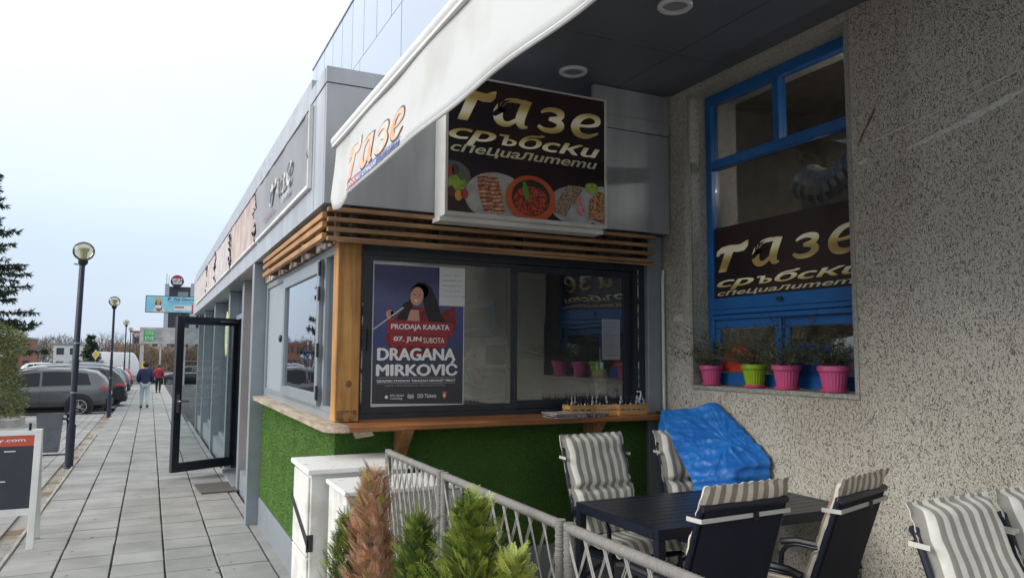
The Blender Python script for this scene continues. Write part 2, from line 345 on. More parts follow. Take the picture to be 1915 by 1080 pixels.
def text_obj(name, s, fr, box, m, parent, bold=.0, shear=0., d=.003, slant=0., fit=True, **k):
    """text fitted to box (u0, v0, u1, v1); u0 is the left end as seen"""
    cu = bpy.data.curves.new('t', 'FONT'); cu.body = s; cu.size = 10; cu.shear = shear; cu.offset = 0; cu.resolution_u = 5
    cu.extrude = .0; o = bpy.data.objects.new('t', cu); col.objects.link(o)
    dg = bpy.context.evaluated_depsgraph_get(); me = bpy.data.meshes.new_from_object(o.evaluated_get(dg)); bpy.data.objects.remove(o)
    n = len(me.vertices)
    if n == 0: return None
    V = np.empty(n*3); me.vertices.foreach_get('co', V); V = V.reshape(-1, 3)
    lo = V.min(0); hi = V.max(0); u0, v0, u1, v1 = box
    for v in me.vertices:
        a = (v.co.x-lo[0])/(hi[0]-lo[0]); b = (v.co.y-lo[1])/(hi[1]-lo[1])
        v.co = fr.pt(u0 + a*(u1-u0), v0 + b*(v1-v0) + slant*a, d)
    me.materials.clear(); me.materials.append(m); me.name = name
    if bold:      # heavier weight: the same outline repeated a hair to either side, each a touch prouder
        co = [v.co.copy() for v in me.vertices]; fs_ = [tuple(p.vertices) for p in me.polygons]; sc_ = (u1-u0)/max(1e-6, hi[0]-lo[0]); sv_ = (v1-v0)/max(1e-6, hi[1]-lo[1])
        o0 = fr.pt(0, 2, 0); VV = []; FF = []
        e1 = fr.pt(1, 2, 0)-o0; 
        if fr.kind == 'X': e1 = Vector((0, 1, 0))
        for q, (dx, dz) in enumerate(((0, 0), (-bold, 0), (bold, 0), (0, bold*.6), (0, -bold*.6))):
            dd = fr.pt(.5*(u0+u1), .5*(v0+v1), .0004*q) - fr.pt(.5*(u0+u1), .5*(v0+v1), 0)
            for p in co: VV.append(p + e1*dx*10*sc_ + Vector((0, 0, dz*10*sv_)) + dd)
            FF += [tuple(i+q*n for i in f_) for f_ in fs_]
        me = bpy.data.meshes.new(name); me.from_pydata(VV, [], FF); me.materials.append(m)
    o = bpy.data.objects.new(name, me); col.objects.link(o); o.parent = parent
    return o

GS = -0.0105
def gz(y): return GS*y if y > 0 else 0.0

# ================================================================== SETTING: ground
mb = MB(); ys = [-60, 0, 30, 60, 120, 300, 1500]
for i in range(len(ys)-1):
    a, b = ys[i], ys[i+1]
    mb.add([(-900, a, gz(a)-.15), (900, a, gz(a)-.15), (900, b, gz(b)-.15), (-900, b, gz(b)-.15)], [(0, 1, 2, 3)])
tag(build('ground', mb, ASPH), kind='structure')
# pavement bed + slabs
pave = build('pavement', MB().add([(-1.06, -4, -.045), (1.12, -4, -.045), (1.12, 0, -.045), (-1.06, 0, -.045), (-1.06, 60, gz(60)-.045), (1.12, 60, gz(60)-.045), (-1.06, -4, -.16), (-1.06, 0, -.16), (-1.06, 60, gz(60)-.16)],
    [(0, 1, 2, 3), (3, 2, 5, 4), (6, 0, 3, 7), (7, 3, 4, 8)]), BEDM); pave['kind'] = 'structure'
colx = [-1.03, -.625, -.22, .185, .59, .995]
sm = MB().obox((0, 0, -.02), .390, .384, .04)
sl = bpy.data.meshes.new('slab'); sl.from_pydata(sm.v, [], sm.f); sl.materials.append(TILEM); finish(sl, bevel=.005)
tilt = math.atan(GS)
for k in range(60):
    y = 5.6 + .4*k + .2
    for c in range(5):
        o = bpy.data.objects.new('slab', sl); col.objects.link(o); o.parent = pave
        x = (colx[c]+colx[c+1])/2
        o.location = (x + random.uniform(-.002, .002), y + random.uniform(-.003, .003) + (0.0 if c % 2 else .004), gz(y) + random.uniform(-.003, .003))
        o.rotation_euler = (tilt + random.gauss(0, .003), random.gauss(0, .003), random.gauss(0, .004))
        if random.random() < .5: o.scale = (-1, 1, 1) if False else (1, 1, 1)
mb = MB()
for y0, y1 in ((-4, 5.6), (29.6, 60)):
    n = round((y1-y0)/.4)
    for k in range(n):
        y = y0 + .4*k + .2
        for c in range(5): mb.obox(((colx[c]+colx[c+1])/2, y, gz(y)-.02+random.uniform(-.002, .002)), .392, .39, .04)
for k in range(90):       # narrow edging slabs along the wall
    y = 5 + .2*k; mb.obox((1.045, y+.1, gz(y)-.022), .085, .19, .04)
build('slab_far', mb, TILEM, pave, kind='stuff')
mb = MB(); _g = random.Random(3)
for k in range(110):
    y = _g.uniform(5.8, 20); x = _g.uniform(-.98, .98); s_ = _g.uniform(.006, .02)
    mb.v += [(x+s_*math.cos(a)*_g.uniform(.7, 1.1), y+s_*math.sin(a)*_g.uniform(.7, 1.1), gz(y)+.0045) for a in [2*math.pi*q/9 for q in range(9)]]; mb.f.append(tuple(range(len(mb.v)-9, len(mb.v))))
build('gum_spot', mb, mat('gum', (.13, .125, .12), .9), pave, kind='stuff')
V = []; F = []
for i in range(500):      # grit and dry leaf bits caught in the joints
    y = _g.uniform(5.8, 16); x = _g.choice(colx)+_g.gauss(0, .012); q = len(V); s_ = _g.uniform(.003, .010); a = _g.uniform(0, 6.3)
    V += [(x, y, gz(y)+.003), (x+s_*math.cos(a), y+s_*math.sin(a), gz(y)+.005), (x+s_*math.cos(a+1.3), y+s_*math.sin(a+1.3), gz(y)+.004)]; F.append((q, q+1, q+2))
np_mesh('joint_grit', V, F, mat('grit', (.22, .17, .10), .9, c2=(.10, .12, .05), scale=9), pave, kind='stuff')
# forecourt paving west of the strip
mb = MB(); base = MB().add([(-6, -2, -.03), (-1.22, -2, -.03), (-1.22, 27.4, gz(27.4)-.03), (-6, 27.4, gz(27.4)-.03)], [(0, 1, 2, 3)])
fore = build('forecourt_paving', base, BEDM); fore['kind'] = 'structure'
for k in range(104):
    for c in range(14):
        y = 6.6 + .2*k; x = -1.33 - .2*c - (.0)
        mb.obox((x, y, gz(y)-.016+random.uniform(-.003, .003)), .188, .188, .03)
build('paver', mb, TILEM, fore, kind='stuff')
soil = build('soil_strip', MB().add([(-1.23, -2, -.012), (-1.03, -2, -.012), (-1.03, 28, gz(28)-.012), (-1.23, 28, gz(28)-.012)], [(0, 1, 2, 3)]), SOILM); soil['kind'] = 'structure'
# rubble, leaves on the strip
V = []; F = []
for i in range(2600):
    y = random.uniform(6.5, 24); x = random.gauss(-1.13, .055); s = random.uniform(.004, .016)
    if noise.noise((x*3, y*1.2, 0)) < -.1: continue
    c = Vector((x, y, gz(y)+.0)); b = len(V); q = [Vector((random.uniform(-s, s), random.uniform(-s, s), random.uniform(0, s))) for _ in range(4)]
    V += [c+p for p in q]; F += [(b, b+1, b+2), (b, b+2, b+3), (b, b+1, b+3), (b+1, b+2, b+3)]
np_mesh('rubble', V, F, mat('rubble', (.33, .26, .17), .9, c2=(.5, .47, .4), scale=30), soil, kind='stuff')
mb = MB()
for k in range(22):      # worn kerb stones at the slab edge
    y = -2 + .5*k*2.7/1.35; mb.obox((-1.045, y+.5, gz(y)-.03), .03, .97, .075)
for k in range(30):
    y = 27.5; mb.obox((-1.25-.5*k-.25, y, gz(y)-.06), .48, .12, .12)
tag(build('kerb', mb, CONC, bevel=.006), kind='structure')
# parking bay lines
mb = MB()
for k in range(12):
    y = 31.0 + 2.75*k; mb.add([(-6, y, gz(y)-.145), (-1.2, y, gz(y)-.145), (-1.2, y+.1, gz(y)-.145), (-6, y+.1, gz(y)-.145)], [(0, 1, 2, 3)])
tag(build('parking_line', mb, WHITEP), kind='structure')
# grass verge in the far left, road beyond
mb = MB().add([(-60, 70, gz(70)-.12), (-9, 70, gz(70)-.12), (-9, 96, gz(96)-.12), (-60, 96, gz(96)-.12)], [(0, 1, 2, 3)])
tag(build('grass_verge', mb, mat('verge', (.10, .14, .04), .95, c2=(.2, .2, .09), scale=1.5)), kind='structure')
# terrace floor
mb = MB().box(1.10, 3.72, -6, 4.88, -.15, .1)
tag(build('terrace_floor', mb, mat('terrace_tile', (.30, .29, .28), .7, c2=(.22, .21, .2), scale=5, bump=.2)), kind='structure')

# ================================================================== stone building with canopy
sb = thing('stone_building', 'tall building with pitted beige render, blue window and dark canopy over the terrace', 'building', (3.72, 3, 0))
T = 3.79
Yw0, Yw1, Zw0, Zw1 = 3.05, 4.52, 1.475, 3.73
mb = W(sb)      # wall with opening: blocks butted end to end, 0.45 deep
mb.box(3.72, 4.2, -6, Yw0, -.2, 4.1); mb.box(3.72, 4.2, Yw1, 5.2, -.2, 4.1)
mb.box(3.72, 4.2, Yw0, Yw1, -.2, Zw0-.03); mb.box(3.72, 4.2, Yw0, Yw1, Zw1, 4.1)
build('wall', mb, STONE, sb)
LEDGE = mat('stone_ledge', (.40, .385, .35), .8, c2=(.2, .19, .17), scale=90, bump=.4, bscale=120)
build('window_sill', W(sb).box(3.705, 4.15, Yw0-.02, Yw1, Zw0-.03, Zw0), LEDGE, sb, bevel=.004)
build('corner_bead', W(sb).box(3.71, 3.74, Yw0-.018, Yw0+.012, Zw0, Zw1), LEDGE, sb, bevel=.004)
build('corner_bead', W(sb).box(3.712, 3.735, Yw1-.012, Yw1+.012, Zw0, Zw1), LEDGE, sb, bevel=.004)
# paint streaks and scar on the render
PS = mat('paint_streak', (.66, .65, .62), .9, c2=(.52, .49, .44), scale=70, lo=.42, hi=.66, bump=.6, bscale=90)
def streak(pts, wd, m, name='paint_streak'):
    mb = W(sb); n = 40
    def P(t):
        k = t*(len(pts)-1); i = min(int(k), len(pts)-2); a = k-i; return tuple(pts[i][j]*(1-a)+pts[i+1][j]*a for j in (0, 1))
    V = []
    for i in range(n+1):
        y, z = P(i/n); ww = wd*(.55+.5*noise.noise((i*.7, wd*90, 1)))*(min(1, min(i, n-i)/3+.15)); V += [(3.7175, y, z-ww), (3.7175, y, z+ww)]
    mb.add(V, [(2*i, 2*i+1, 2*i+3, 2*i+2) for i in range(n)]); build(name, mb, m, sb)
streak([(2.68, 2.84), (2.35, 2.90), (2.0, 2.99), (1.6, 3.07)], .030, PS)
streak([(2.95, 2.93), (2.5, 2.995), (2.0, 3.09), (1.6, 3.15)], .007, PS)
streak([(2.99, 2.83), (2.93, 2.84)], .02, PS); streak([(4.74, 1.99), (4.62, 1.985)], .05, PS)
streak([(2.99, 2.93), (2.95, 3.0), (2.86, 3.13)], .028, mat('scar', (.12, .075, .06), .95, c2=(.2, .14, .1), scale=50, bump=1, bscale=60), 'render_scar')
# canopy
can = build('canopy_slab', W(sb).box(1.98, 3.715, -.78, 5.6, T+.012, 4.05), SOFFIT, sb)
ysm = [-.78, .42, 1.62, 2.82, 4.02, 4.74]; xsm = [1.98, 3.2, 3.715]
for i in range(len(ysm)-1):
    for j in range(2):
        build('soffit_panel', W(sb).box(xsm[j]+.003, xsm[j+1]-.003, ysm[i]+.003, ysm[i+1]-.003, T-.006, T+.009), SOFFIT, sb)
build('canopy_edge', W(sb).box(1.955, 1.978, -.78, 5.6, T-.01, 4.06), ALU, sb)
for (x, y) in ((2.72, 4.60), (2.735, 3.43), (2.72, 2.2)):
    d = build('downlight', W(sb).lathe([(.072, 0), (.105, 0), (.105, -.012), (.098, -.02), (.078, -.02), (.072, 0)], (x, y, T-.007), 32), mat('downlight_ring', (.55, .56, .58), .4), sb, smooth=True)
    build('diffuser', W(sb).lathe([(.0001, -.004), (.074, -.004), (.074, -.001), (.0001, -.001)], (x, y, T-.007), 32), mat('frost', (.22, .23, .24), .3), d)
# upper facade: cladding panels 1 m wide, two rows
back = W(sb).box(3.78, 4.2, 5.2, 20.4, 3.0, 9.46); back.box(3.78, 4.2, -6, 5.2, 4.1, 9.46)
build('upper_wall', back, SEAM, sb)
k = 0
for i in range(26):
    y0 = -5.16 + i; y1 = y0+.975
    if y1 > 20.41: y1 = 20.4
    a = build('cladding_panel', W(sb).box(3.72, 3.776, y0, y1, 7.865, 9.48), ALU_L, sb)
for i in range(9):
    y0 = -5.3 + i*2.7*1.08; y1 = y0+2.7*1.08-.025
    a = build('cladding_panel', W(sb).box(3.72, 3.776, y0, min(y1, 20.4), 4.12 if y0 < 5.3 else 3.4, 7.85), ALU_L, sb)
build('roof_trim', W(sb).box(3.70, 4.22, -6, 20.43, 9.483, 9.53), ALU, sb)
# blue window
bw = build('window_frame', W(sb), BLUE, sb) if False else None
XF = 3.90
mb = W(sb)
FR = dict(y0=Yw0-.0, y1=Yw1)
def vbar(y0, y1, z0, z1, d0=XF-.02, d1=XF+.06, name='window_bar', m=BLUE, par=sb): return build(name, W(sb).box(d0, d1, y0, y1, z0, z1), m, par, bevel=.004)
fr_ = vbar(4.455, 4.517, Zw0+.002, Zw1-.002, name='window_frame')
vbar(3.053, 3.10, Zw0+.002, Zw1-.002)
vbar(3.101, 4.454, 3.655, Zw1-.002); vbar(3.101, 4.454, 3.135, 3.205); vbar(3.755, 3.81, 3.206, 3.654)
vbar(3.101, 4.454, 2.04, 2.13, d0=XF-.03); vbar(3.101, 4.454, 2.003, 2.038, d0=XF-.045); vbar(3.101, 4.454, 1.965, 2.001, d0=XF-.03)
for (a, b, dx) in ((3.79, 4.45, -.012), (3.105, 3.80, .022)):
    s = vbar(a, b, Zw0+.004, 1.57, XF+dx, XF+dx+.03, 'sliding_sash')
    vbar(a, b, 1.90, 1.962, XF+dx, XF+dx+.03, 'sash_rail', par=s); vbar(a, a+.055, 1.572, 1.898, XF+dx, XF+dx+.03, 'sash_stile', par=s); vbar(b-.05, b, 1.572, 1.898, XF+dx, XF+dx+.03, 'sash_stile', par=s)
    build('pane', W(sb).box(XF+dx+.012, XF+dx+.017, a+.057, b-.052, 1.573, 1.897), glass('glass_dim', (.60, .61, .61), .0, 0, 1.28), s)
build('handle', W(sb).box(XF-.045, XF-.022, 4.42, 4.44, 1.70, 1.80), BLACK, sb)
build('latch', W(sb).box(XF-.052, XF-.047, 3.74, 3.79, 2.075, 2.10), BLACK, sb)
for (a, b, c, d) in ((3.811, 4.454, 3.206, 3.654), (3.101, 3.754, 3.206, 3.654), (3.101, 4.454, 2.131, 3.134)):
    build('pane', W(sb).box(XF+.02, XF+.026, a, b, c, d), glass('glass_dim', (.60, .61, .61), .0, 0, 1.28), sb)
# room behind it
room = W(sb); room.box(5.6, 5.65, 1.5, 5.15, .4, 4); room.box(4.21, 5.6, 1.45, 1.5, .4, 4); room.box(4.21, 5.6, 5.15, 5.2, .4, 4); room.box(4.21, 5.6, 1.5, 5.15, .35, .4); room.box(4.21, 5.6, 1.5, 5.15, 4.0, 4.05)
build('room', room, mat('room_wall', (.34, .31, .27), .8, var=.3), sb)
# steel duct inside
pts = []; 
for i in range(26):
    t = i/25; pts.append((4.28, 3.9-.75*t, 2.98-.10*math.sin(t*5)))
duct = tag(build('ventilation_duct', MB(off=(4.35, 3.6, 3)).tube(pts, [.13+.012*(i % 2) for i in range(26)], 14), mat('duct', (.6, .6, .6), .3, .7, bump=.8, bscale=12), smooth=True, ang=20), 'crinkled silver ventilation duct hanging behind the upper blue window', 'duct')
tag(build('hood_panel', MB(off=(4.5, 3.9, 2.8)).box(4.4, 4.6, 3.72, 3.84, 2.68, 2.92), mat('copper', (.4, .17, .06), .4, .6)), 'copper coloured metal box under the silver duct behind the window', 'box')
lt = thing('strip_lamp', 'lit fluorescent strip lamp inside the room behind the blue window', 'lamp', (4.9, 3.1, 3.3))
build('housing', W(lt).box(4.86, 4.94, 2.5, 3.7, 3.31, 3.36), WHITEP, lt); build('tube', W(lt).tube([(4.9, 2.52, 3.29), (4.9, 3.68, 3.29)], .016, 8), mat('lamp_glow', (1, .97, .9), .5, emit=90), lt)
# banner in window
bn = thing('window_banner', 'dark banner with gold lettering fixed behind the blue window above the pots', 'banner', (3.9, 3.78, 2.13))
BANNER = mat('banner_dark', (.018, .012, .014), .35, c2=(.035, .018, .016), scale=2)
build('banner_sheet', W(bn).box(3.905, 3.912, 3.102, 4.453, 2.133, 2.675), BANNER, bn)
# prints low in the sashes
red = thing('red_window_poster', 'red rounded poster low behind the left sliding pane', 'poster', (3.95, 4.2, 1.6))
P = ell(4.22, 1.58, .19, .19, 24, 0, 0, 180)
flat(Frame('X', 3.900, red.location), [P], mat('red_print', (.52, .05, .03), .5), 'poster_sheet', red)
bl = thing('blue_white_panel', 'blue and white panel standing behind the right sliding pane', 'panel', (3.99, 3.4, 1.6))
flat(Frame('X', 3.932, bl.location), [[(3.80, 1.5), (3.42, 1.5), (3.42, 1.78), (3.80, 1.78)]], mat('blue_print', (.02, .07, .28), .5), 'blue_field', bl)
flat(Frame('X', 3.932, bl.location), [[(3.42, 1.5), (3.10, 1.5), (3.10, 1.84), (3.42, 1.80)]], mat('pale_print', (.5, .55, .56), .5), 'white_field', bl)

# ================================================================== logo (flat print)
def T_glyph(u0, v0, u1, v1):
    w_, h = u1-u0, v1-v0
    a = [(0.0, .60), (.04, .78), (.18, .90), (.42, .94), (.74, .90), (.92, 1.0), (1.0, 1.02), (.97, .80), (.86, .66), (.66, .64), (.54, .68), (.30, 0.0), (.06, 0.0), (.27, .68), (.14, .66), (.07, .58)]
    return [(u0+x*w_, v0+y*h) for x, y in a]
def strokes(fr, gl, b, mm, par, d):
    mb = MB(); u0, v0, u1, v1 = b
    for pi, path in enumerate(gl):
        sh = lambda x, y: (u0 + (u1-u0)*(x*.86+.16*y-.01), v0 + (v1-v0)*y)
        P = []; n = len(path)
        for i in range(n-1):
            p0, p1, p2, p3 = path[max(i-1, 0)], path[i], path[i+1], path[min(i+2, n-1)]
            for k in range(6):
                t = k/6; P.append(tuple(.5*((2*p1[j]) + (-p0[j]+p2[j])*t + (2*p0[j]-5*p1[j]+4*p2[j]-p3[j])*t*t + (-p0[j]+3*p1[j]-3*p2[j]+p3[j])*t**3) for j in range(3)))
        P.append(path[-1]); pts = []; m_ = len(P)
        for sd_ in (1, -1):
            for i, (x, y, w_) in enumerate(P):
                q, z = P[max(i-1, 0)], P[min(i+1, m_-1)]; dx, dy = z[0]-q[0], z[1]-q[1]; l = math.hypot(dx, dy) or 1
                pts.append(fr.pt(*sh(x-dy/l*w_/2*sd_, y+dx/l*w_/2*sd_), d + .00003*i + .0009*pi))
        fl = fr.kind == 'X'
        mb.add(pts, [((i, i+1, m_+i+1, m_+i) if fl else (i, m_+i, m_+i+1, i+1)) for i in range(m_-1)])
    build('lettering', mb, mm, par)
SOFT = [[(.0, .90, .17), (.2, .90, .17), (.40, .90, .17)], [(.40, .98, .24), (.38, .5, .24), (.38, .02, .24)], [(.40, .54, .12), (.66, .55, .15), (.88, .42, .22), (.86, .20, .22), (.62, .08, .15), (.38, .08, .13)]]
def word_srbski(fr, box, mm, par, bold, d):
    u0, v0, u1, v1 = box; U = lambda a: u0+(u1-u0)*a; V_ = lambda a: v0+(v1-v0)*a
    text_obj('lettering', 'cp', fr, (U(0), V_(0), U(.285), V_(.79)), mm, par, bold, .3, d=d)
    strokes(fr, SOFT, (U(.295), V_(.21), U(.435), V_(.79)), mm, par, d)
    text_obj('lettering', 'бcкu', fr, (U(.445), V_(.21), U(1), V_(1)), mm, par, bold, .3, d=d)
GLYPHS = [
    [[(.80, .86, .10), (.55, .92, .16), (.24, .80, .20), (.14, .46, .26), (.24, .16, .22), (.46, .10, .17), (.66, .28, .12)], [(.84, .97, .26), (.78, .62, .27), (.76, .30, .26), (.84, .10, .18), (1.0, .08, .06)]],
    [[(.10, .74, .10), (.28, .86, .16), (.55, .90, .20), (.80, .80, .26), (.78, .62, .22), (.42, .53, .13)], [(.42, .53, .13), (.78, .46, .22), (.88, .27, .28), (.66, .10, .22), (.32, .09, .18), (.08, .22, .12)]],
    [[(.26, .46, .11), (.62, .50, .12), (.86, .63, .18), (.80, .84, .20), (.55, .91, .17), (.27, .76, .24), (.15, .44, .28), (.30, .14, .24), (.62, .08, .18), (.96, .26, .06)]]]
def logo(fr, B, mm, par, d=.003, hand=None):
    """B = boxes of the four letters (u0,v0,u1,v1)"""
    flat(fr, [T_glyph(*B[0])], mm, 'lettering', par, d)
    for gl, b in zip(GLYPHS, B[1:]): strokes(fr, gl, b, mm, par, d)
    if hand:      # small dark hand reaching across the second letter
        u0, v0, u1, v1 = B[1]; w_, h = u1-u0, v1-v0; P = []
        for (x0, y0, xm, ym, x1, y1) in ((.20, .60, .22, .82, .40, .97), (.25, .63, .32, .82, .50, .93), (.30, .62, .41, .78, .58, .86), (.34, .57, .46, .68, .60, .73)):
            A, M_, B_ = (x0, y0), (xm, ym), (x1, y1); t = .030
            P.append([(u0+w_*A[0], v0+h*(A[1]-t)), (u0+w_*(M_[0]+t), v0+h*(M_[1]-t)), (u0+w_*B_[0], v0+h*B_[1]), (u0+w_*(M_[0]-t), v0+h*(M_[1]+t)), (u0+w_*(A[0]-t), v0+h*A[1])])
        P.append(ell(u0+.27*w_, v0+.56*h, .10*w_, .10*h, 14)); P.append([(u0+.0*w_, v0+.34*h), (u0+.12*w_, v0+.30*h), (u0+.33*w_, v0+.5*h), (u0+.2*w_, v0+.62*h)])
        P.append([(u0+.30*w_, v0+.50*h), (u0+.44*w_, v0+.42*h), (u0+.50*w_, v0+.48*h), (u0+.34*w_, v0+.58*h)])
        flat(fr, P, hand, 'hand_emblem', par, d+.001)
fb = Frame('X', 3.905, bn.location)
logo(fb, [(4.44, 2.33, 4.09, 2.54), (4.085, 2.335, 3.755, 2.53), (3.70, 2.35, 3.435, 2.515), (3.405, 2.345, 3.105, 2.535)], GOLD, bn, hand=BANNER)
word_srbski(fb, (4.43, 2.19, 3.11, 2.285), GOLD, bn, .022, .003)
text_obj('lettering', 'cпeцuaлumemu', fb, (4.43, 2.142, 3.09, 2.182), mat('cream_print', (.62, .57, .40), .5), bn, .018, .3)

# ================================================================== low shop row (street wing) and kiosk fascia
row = thing('shop_row', 'low grey metal clad shop row with torn banners along the pavement', 'building', (1.1, 12, 0))
FX, FY = .96, 4.75; Z0, Z1, Z2 = 2.66, 3.45, 3.56
core = W(row).box(1.0, 3.7, 4.80, 20.9, 2.70, 3.52)
build('roof_core', core, SEAM, row)
# front fascia panels (terrace side)
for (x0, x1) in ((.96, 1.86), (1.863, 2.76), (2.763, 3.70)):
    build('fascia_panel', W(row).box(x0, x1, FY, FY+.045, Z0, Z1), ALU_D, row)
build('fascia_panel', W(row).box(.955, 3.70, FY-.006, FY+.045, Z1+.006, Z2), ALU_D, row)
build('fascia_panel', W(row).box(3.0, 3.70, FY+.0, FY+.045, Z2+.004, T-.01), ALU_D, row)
# street fascia panels
ysf = [4.80] + [5.1 + 1.62*i for i in range(10)] + [20.9]
for i in range(len(ysf)-1):
    build('fascia_panel', W(row).box(FX, FX+.035, ysf[i]+.004, ysf[i+1]-.004, Z0, Z1), ALU, row)
    build('fascia_panel', W(row).box(FX-.006, FX+.035, ysf[i]+.004, ysf[i+1]-.004, Z1+.008, Z2), ALU, row)
build('parapet_cap', W(row).box(FX+.02, FX+.3, 5.4, 20.9, Z2+.002, Z2+.13), ALU, row)
build('soffit', W(row).box(FX+.037, 3.6, FY+.047, 20.9, Z0+.004, Z0+.02), ALUF, row)
# columns along the street
build('column', W(row).box(.965, 1.12, 8.33, 8.46, gz(8)-.1, Z0), ALUF, row, bevel=.004)
for y in (10.55, 12.5, 15.5, 18.5, 20.7):
    build('column', W(row).box(1.10, 1.30, y, y+.16, gz(y)-.1, Z0), ALUF, row, bevel=.004)
build('plinth', W(row).box(1.13, 1.28, 8.47, 10.54, -.2, .16), ALUF, row)
build('plinth', W(row).box(1.15, 1.28, 12.67, 20.9, -.35, .12), ALUF, row)
SG = glass('glass_street', (.35, .38, .40), .22)
# glazing bays after the entrance
for (a, b) in ((12.67, 14.05), (14.09, 15.49), (15.67, 17.05), (17.09, 18.49), (18.67, 20.68)):
    fr_ = build('window_frame', W(row).box(1.24, 1.30, a, a+.06, .125, 2.655), ALUF, row)
    build('frame_rail', W(row).box(1.24, 1.30, a+.061, b-.001, .125, .20), ALUF, fr_)
    build('pane', W(row).box(1.27, 1.276, a+.062, b-.002, .203, 2.65), SG, fr_)
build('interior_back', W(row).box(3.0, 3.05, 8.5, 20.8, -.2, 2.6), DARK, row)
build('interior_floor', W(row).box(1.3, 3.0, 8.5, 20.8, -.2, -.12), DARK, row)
build('end_wall', W(row).box(1.30, 3.6, 20.84, 20.9, -.3, 2.65), ALUF, row)
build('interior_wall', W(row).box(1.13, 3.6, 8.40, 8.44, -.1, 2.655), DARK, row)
# entrance frame
for y in (11.02, 12.42): build('door_jamb', W(row).box(1.20, 1.29, y, y+.07, gz(12)-.05, 2.20), ANTH, row)
build('transom_frame', W(row).box(1.20, 1.29, 10.72, 12.49, 2.21, 2.28), ALUF, row)
build('transom_pane', W(row).box(1.24, 1.246, 10.72, 12.48, 2.285, 2.65), SG, row)
build('door_step', W(row).box(1.06, 1.3, 10.72, 12.49, gz(12)-.1, gz(12)+.05), mat('ribbed_step', (.35, .36, .37), .5, .4), row)
# sticker panels with burger print beside entrance
st = build('sticker_panel', W(row).box(1.262, 1.27, 8.48, 10.54, .165, 2.655), mat('peach_print', (.62, .45, .33), .5, c2=(.45, .25, .16), scale=1.8), row)
frs = Frame('X', 1.262, row.location)
P = []; zz = 1.86
while zz > .75:
    P.append([(10.4, zz), (9.55, zz), (9.55, zz-.035), (10.4, zz-.035)]); zz -= .07
flat(frs, P, BLACK, 'sticker_stripe', row)
P = []; zz = 1.5
while zz > 1.0: P.append([(9.4, zz), (8.6, zz), (8.6, zz-.04), (9.4, zz-.04)]); zz -= .08
flat(frs, P, WHITEP, 'sticker_stripe', row)
flat(frs, [ell(10.0, 1.1, .3, .16), ell(9.2, .75, .28, .2)], mat('burger_print', (.5, .2, .05), .5, c2=(.65, .42, .12), scale=14), 'sticker_burger', row, d=.004)
flat(frs, [[(10.4, 1.34), (9.5, 1.30), (9.5, .98), (10.4, 1.0)]], BLACK, 'sticker_panel_dark', row, d=.003)
yel = thing('round_yellow_sticker', 'round pale yellow sticker on the tall glass pane beyond the door', 'sticker', (1.26, 14.8, 2.0))
flat(Frame('X', 1.265, yel.location), [ell(14.75, 2.05, .36, .42)], mat('yellow_print', (.60, .60, .25), .6), 'sticker_disc', yel)
text_obj('lettering', '2', Frame('X', 1.265, yel.location), (14.9, 1.8, 14.6, 2.25), WHITEP, yel, d=.004)

# torn banners on the street fascia
def banner(y0, y1, label, c, c2, sc, frame=False):
    t = thing('fascia_banner', label, 'banner', (.95, (y0+y1)/2, 3.1), group='banners along the shop fascia')
    zb, zt = 2.87, 3.40; nu, nv = 26, 8
    def fn(a, b):
        y = y0 + (y1-y0)*a; z = zb + (zt-zb)*b
        edge = min(a, 1-a); k = max(0, 1-edge*9)
        x = .945 - .012*abs(noise.noise((y*2.2, z*3, 1.3))) - k*.05*abs(noise.noise((y*9, z*8, 2)))
        y += k*.12*noise.noise((z*9, y0, 5))
        return (x, y, z)
    mb = W(t).grid(fn, nu, nv); build('banner_sheet', mb, mat('banner_'+str(round(y0)), c, .6, c2=c2, scale=sc), t, smooth=True, ang=80)
    F_ = GALV if frame else ALU
    build('banner_rail', W(t).box(.93, .958, y0, y1, zb-.03, zb-.005), WHITE, t); build('banner_rail', W(t).box(.93, .958, y0, y1, zt+.005, zt+.03), ALU, t)
    if frame: build('banner_rail', W(t).box(.93, .958, y0-.035, y0-.01, zb-.03, zt+.03), WHITE, t)
    return t
b1 = banner(5.22, 8.05, 'faded grey banner with peeling lettering, first on the street fascia', (.30, .31, .33), (.22, .225, .24), 1.2, True)
fk = Frame('X', .925, b1.location)
PEEL = mat('peel_print', (.06, .06, .065), .6, c2=(.62, .6, .58), scale=9, lo=.45, hi=.5)
logo(fk, [(7.05, 3.03, 6.62, 3.22), (6.60, 3.03, 6.38, 3.17), (6.35, 3.02, 6.12, 3.17), (6.08, 3.02, 5.82, 3.2)], PEEL, b1)
text_obj('lettering', 'сръбски', fk, (7.4, 2.93, 6.7, 2.97), mat('faded_red', (.45, .2, .2), .6), b1, .02, .2)
text_obj('lettering', 'ресторант', fk, (6.3, 2.93, 5.9, 2.98), WHITEP, b1, .03, .2)
bits = [(8.14, 10.75, 'pinkish faded food banner torn at its near edge, second along the fascia', (.55, .45, .42), (.38, .28, .25)),
        (10.84, 13.4, 'washed out whitish banner torn on both ends, third along the fascia', (.58, .57, .56), (.42, .36, .35)),
        (13.5, 15.6, 'pale wrinkled banner fourth along the fascia', (.6, .55, .52), (.42, .33, .3)),
        (15.7, 19.4, 'faded cream banner at the far end of the fascia', (.55, .5, .48), (.42, .38, .36))]
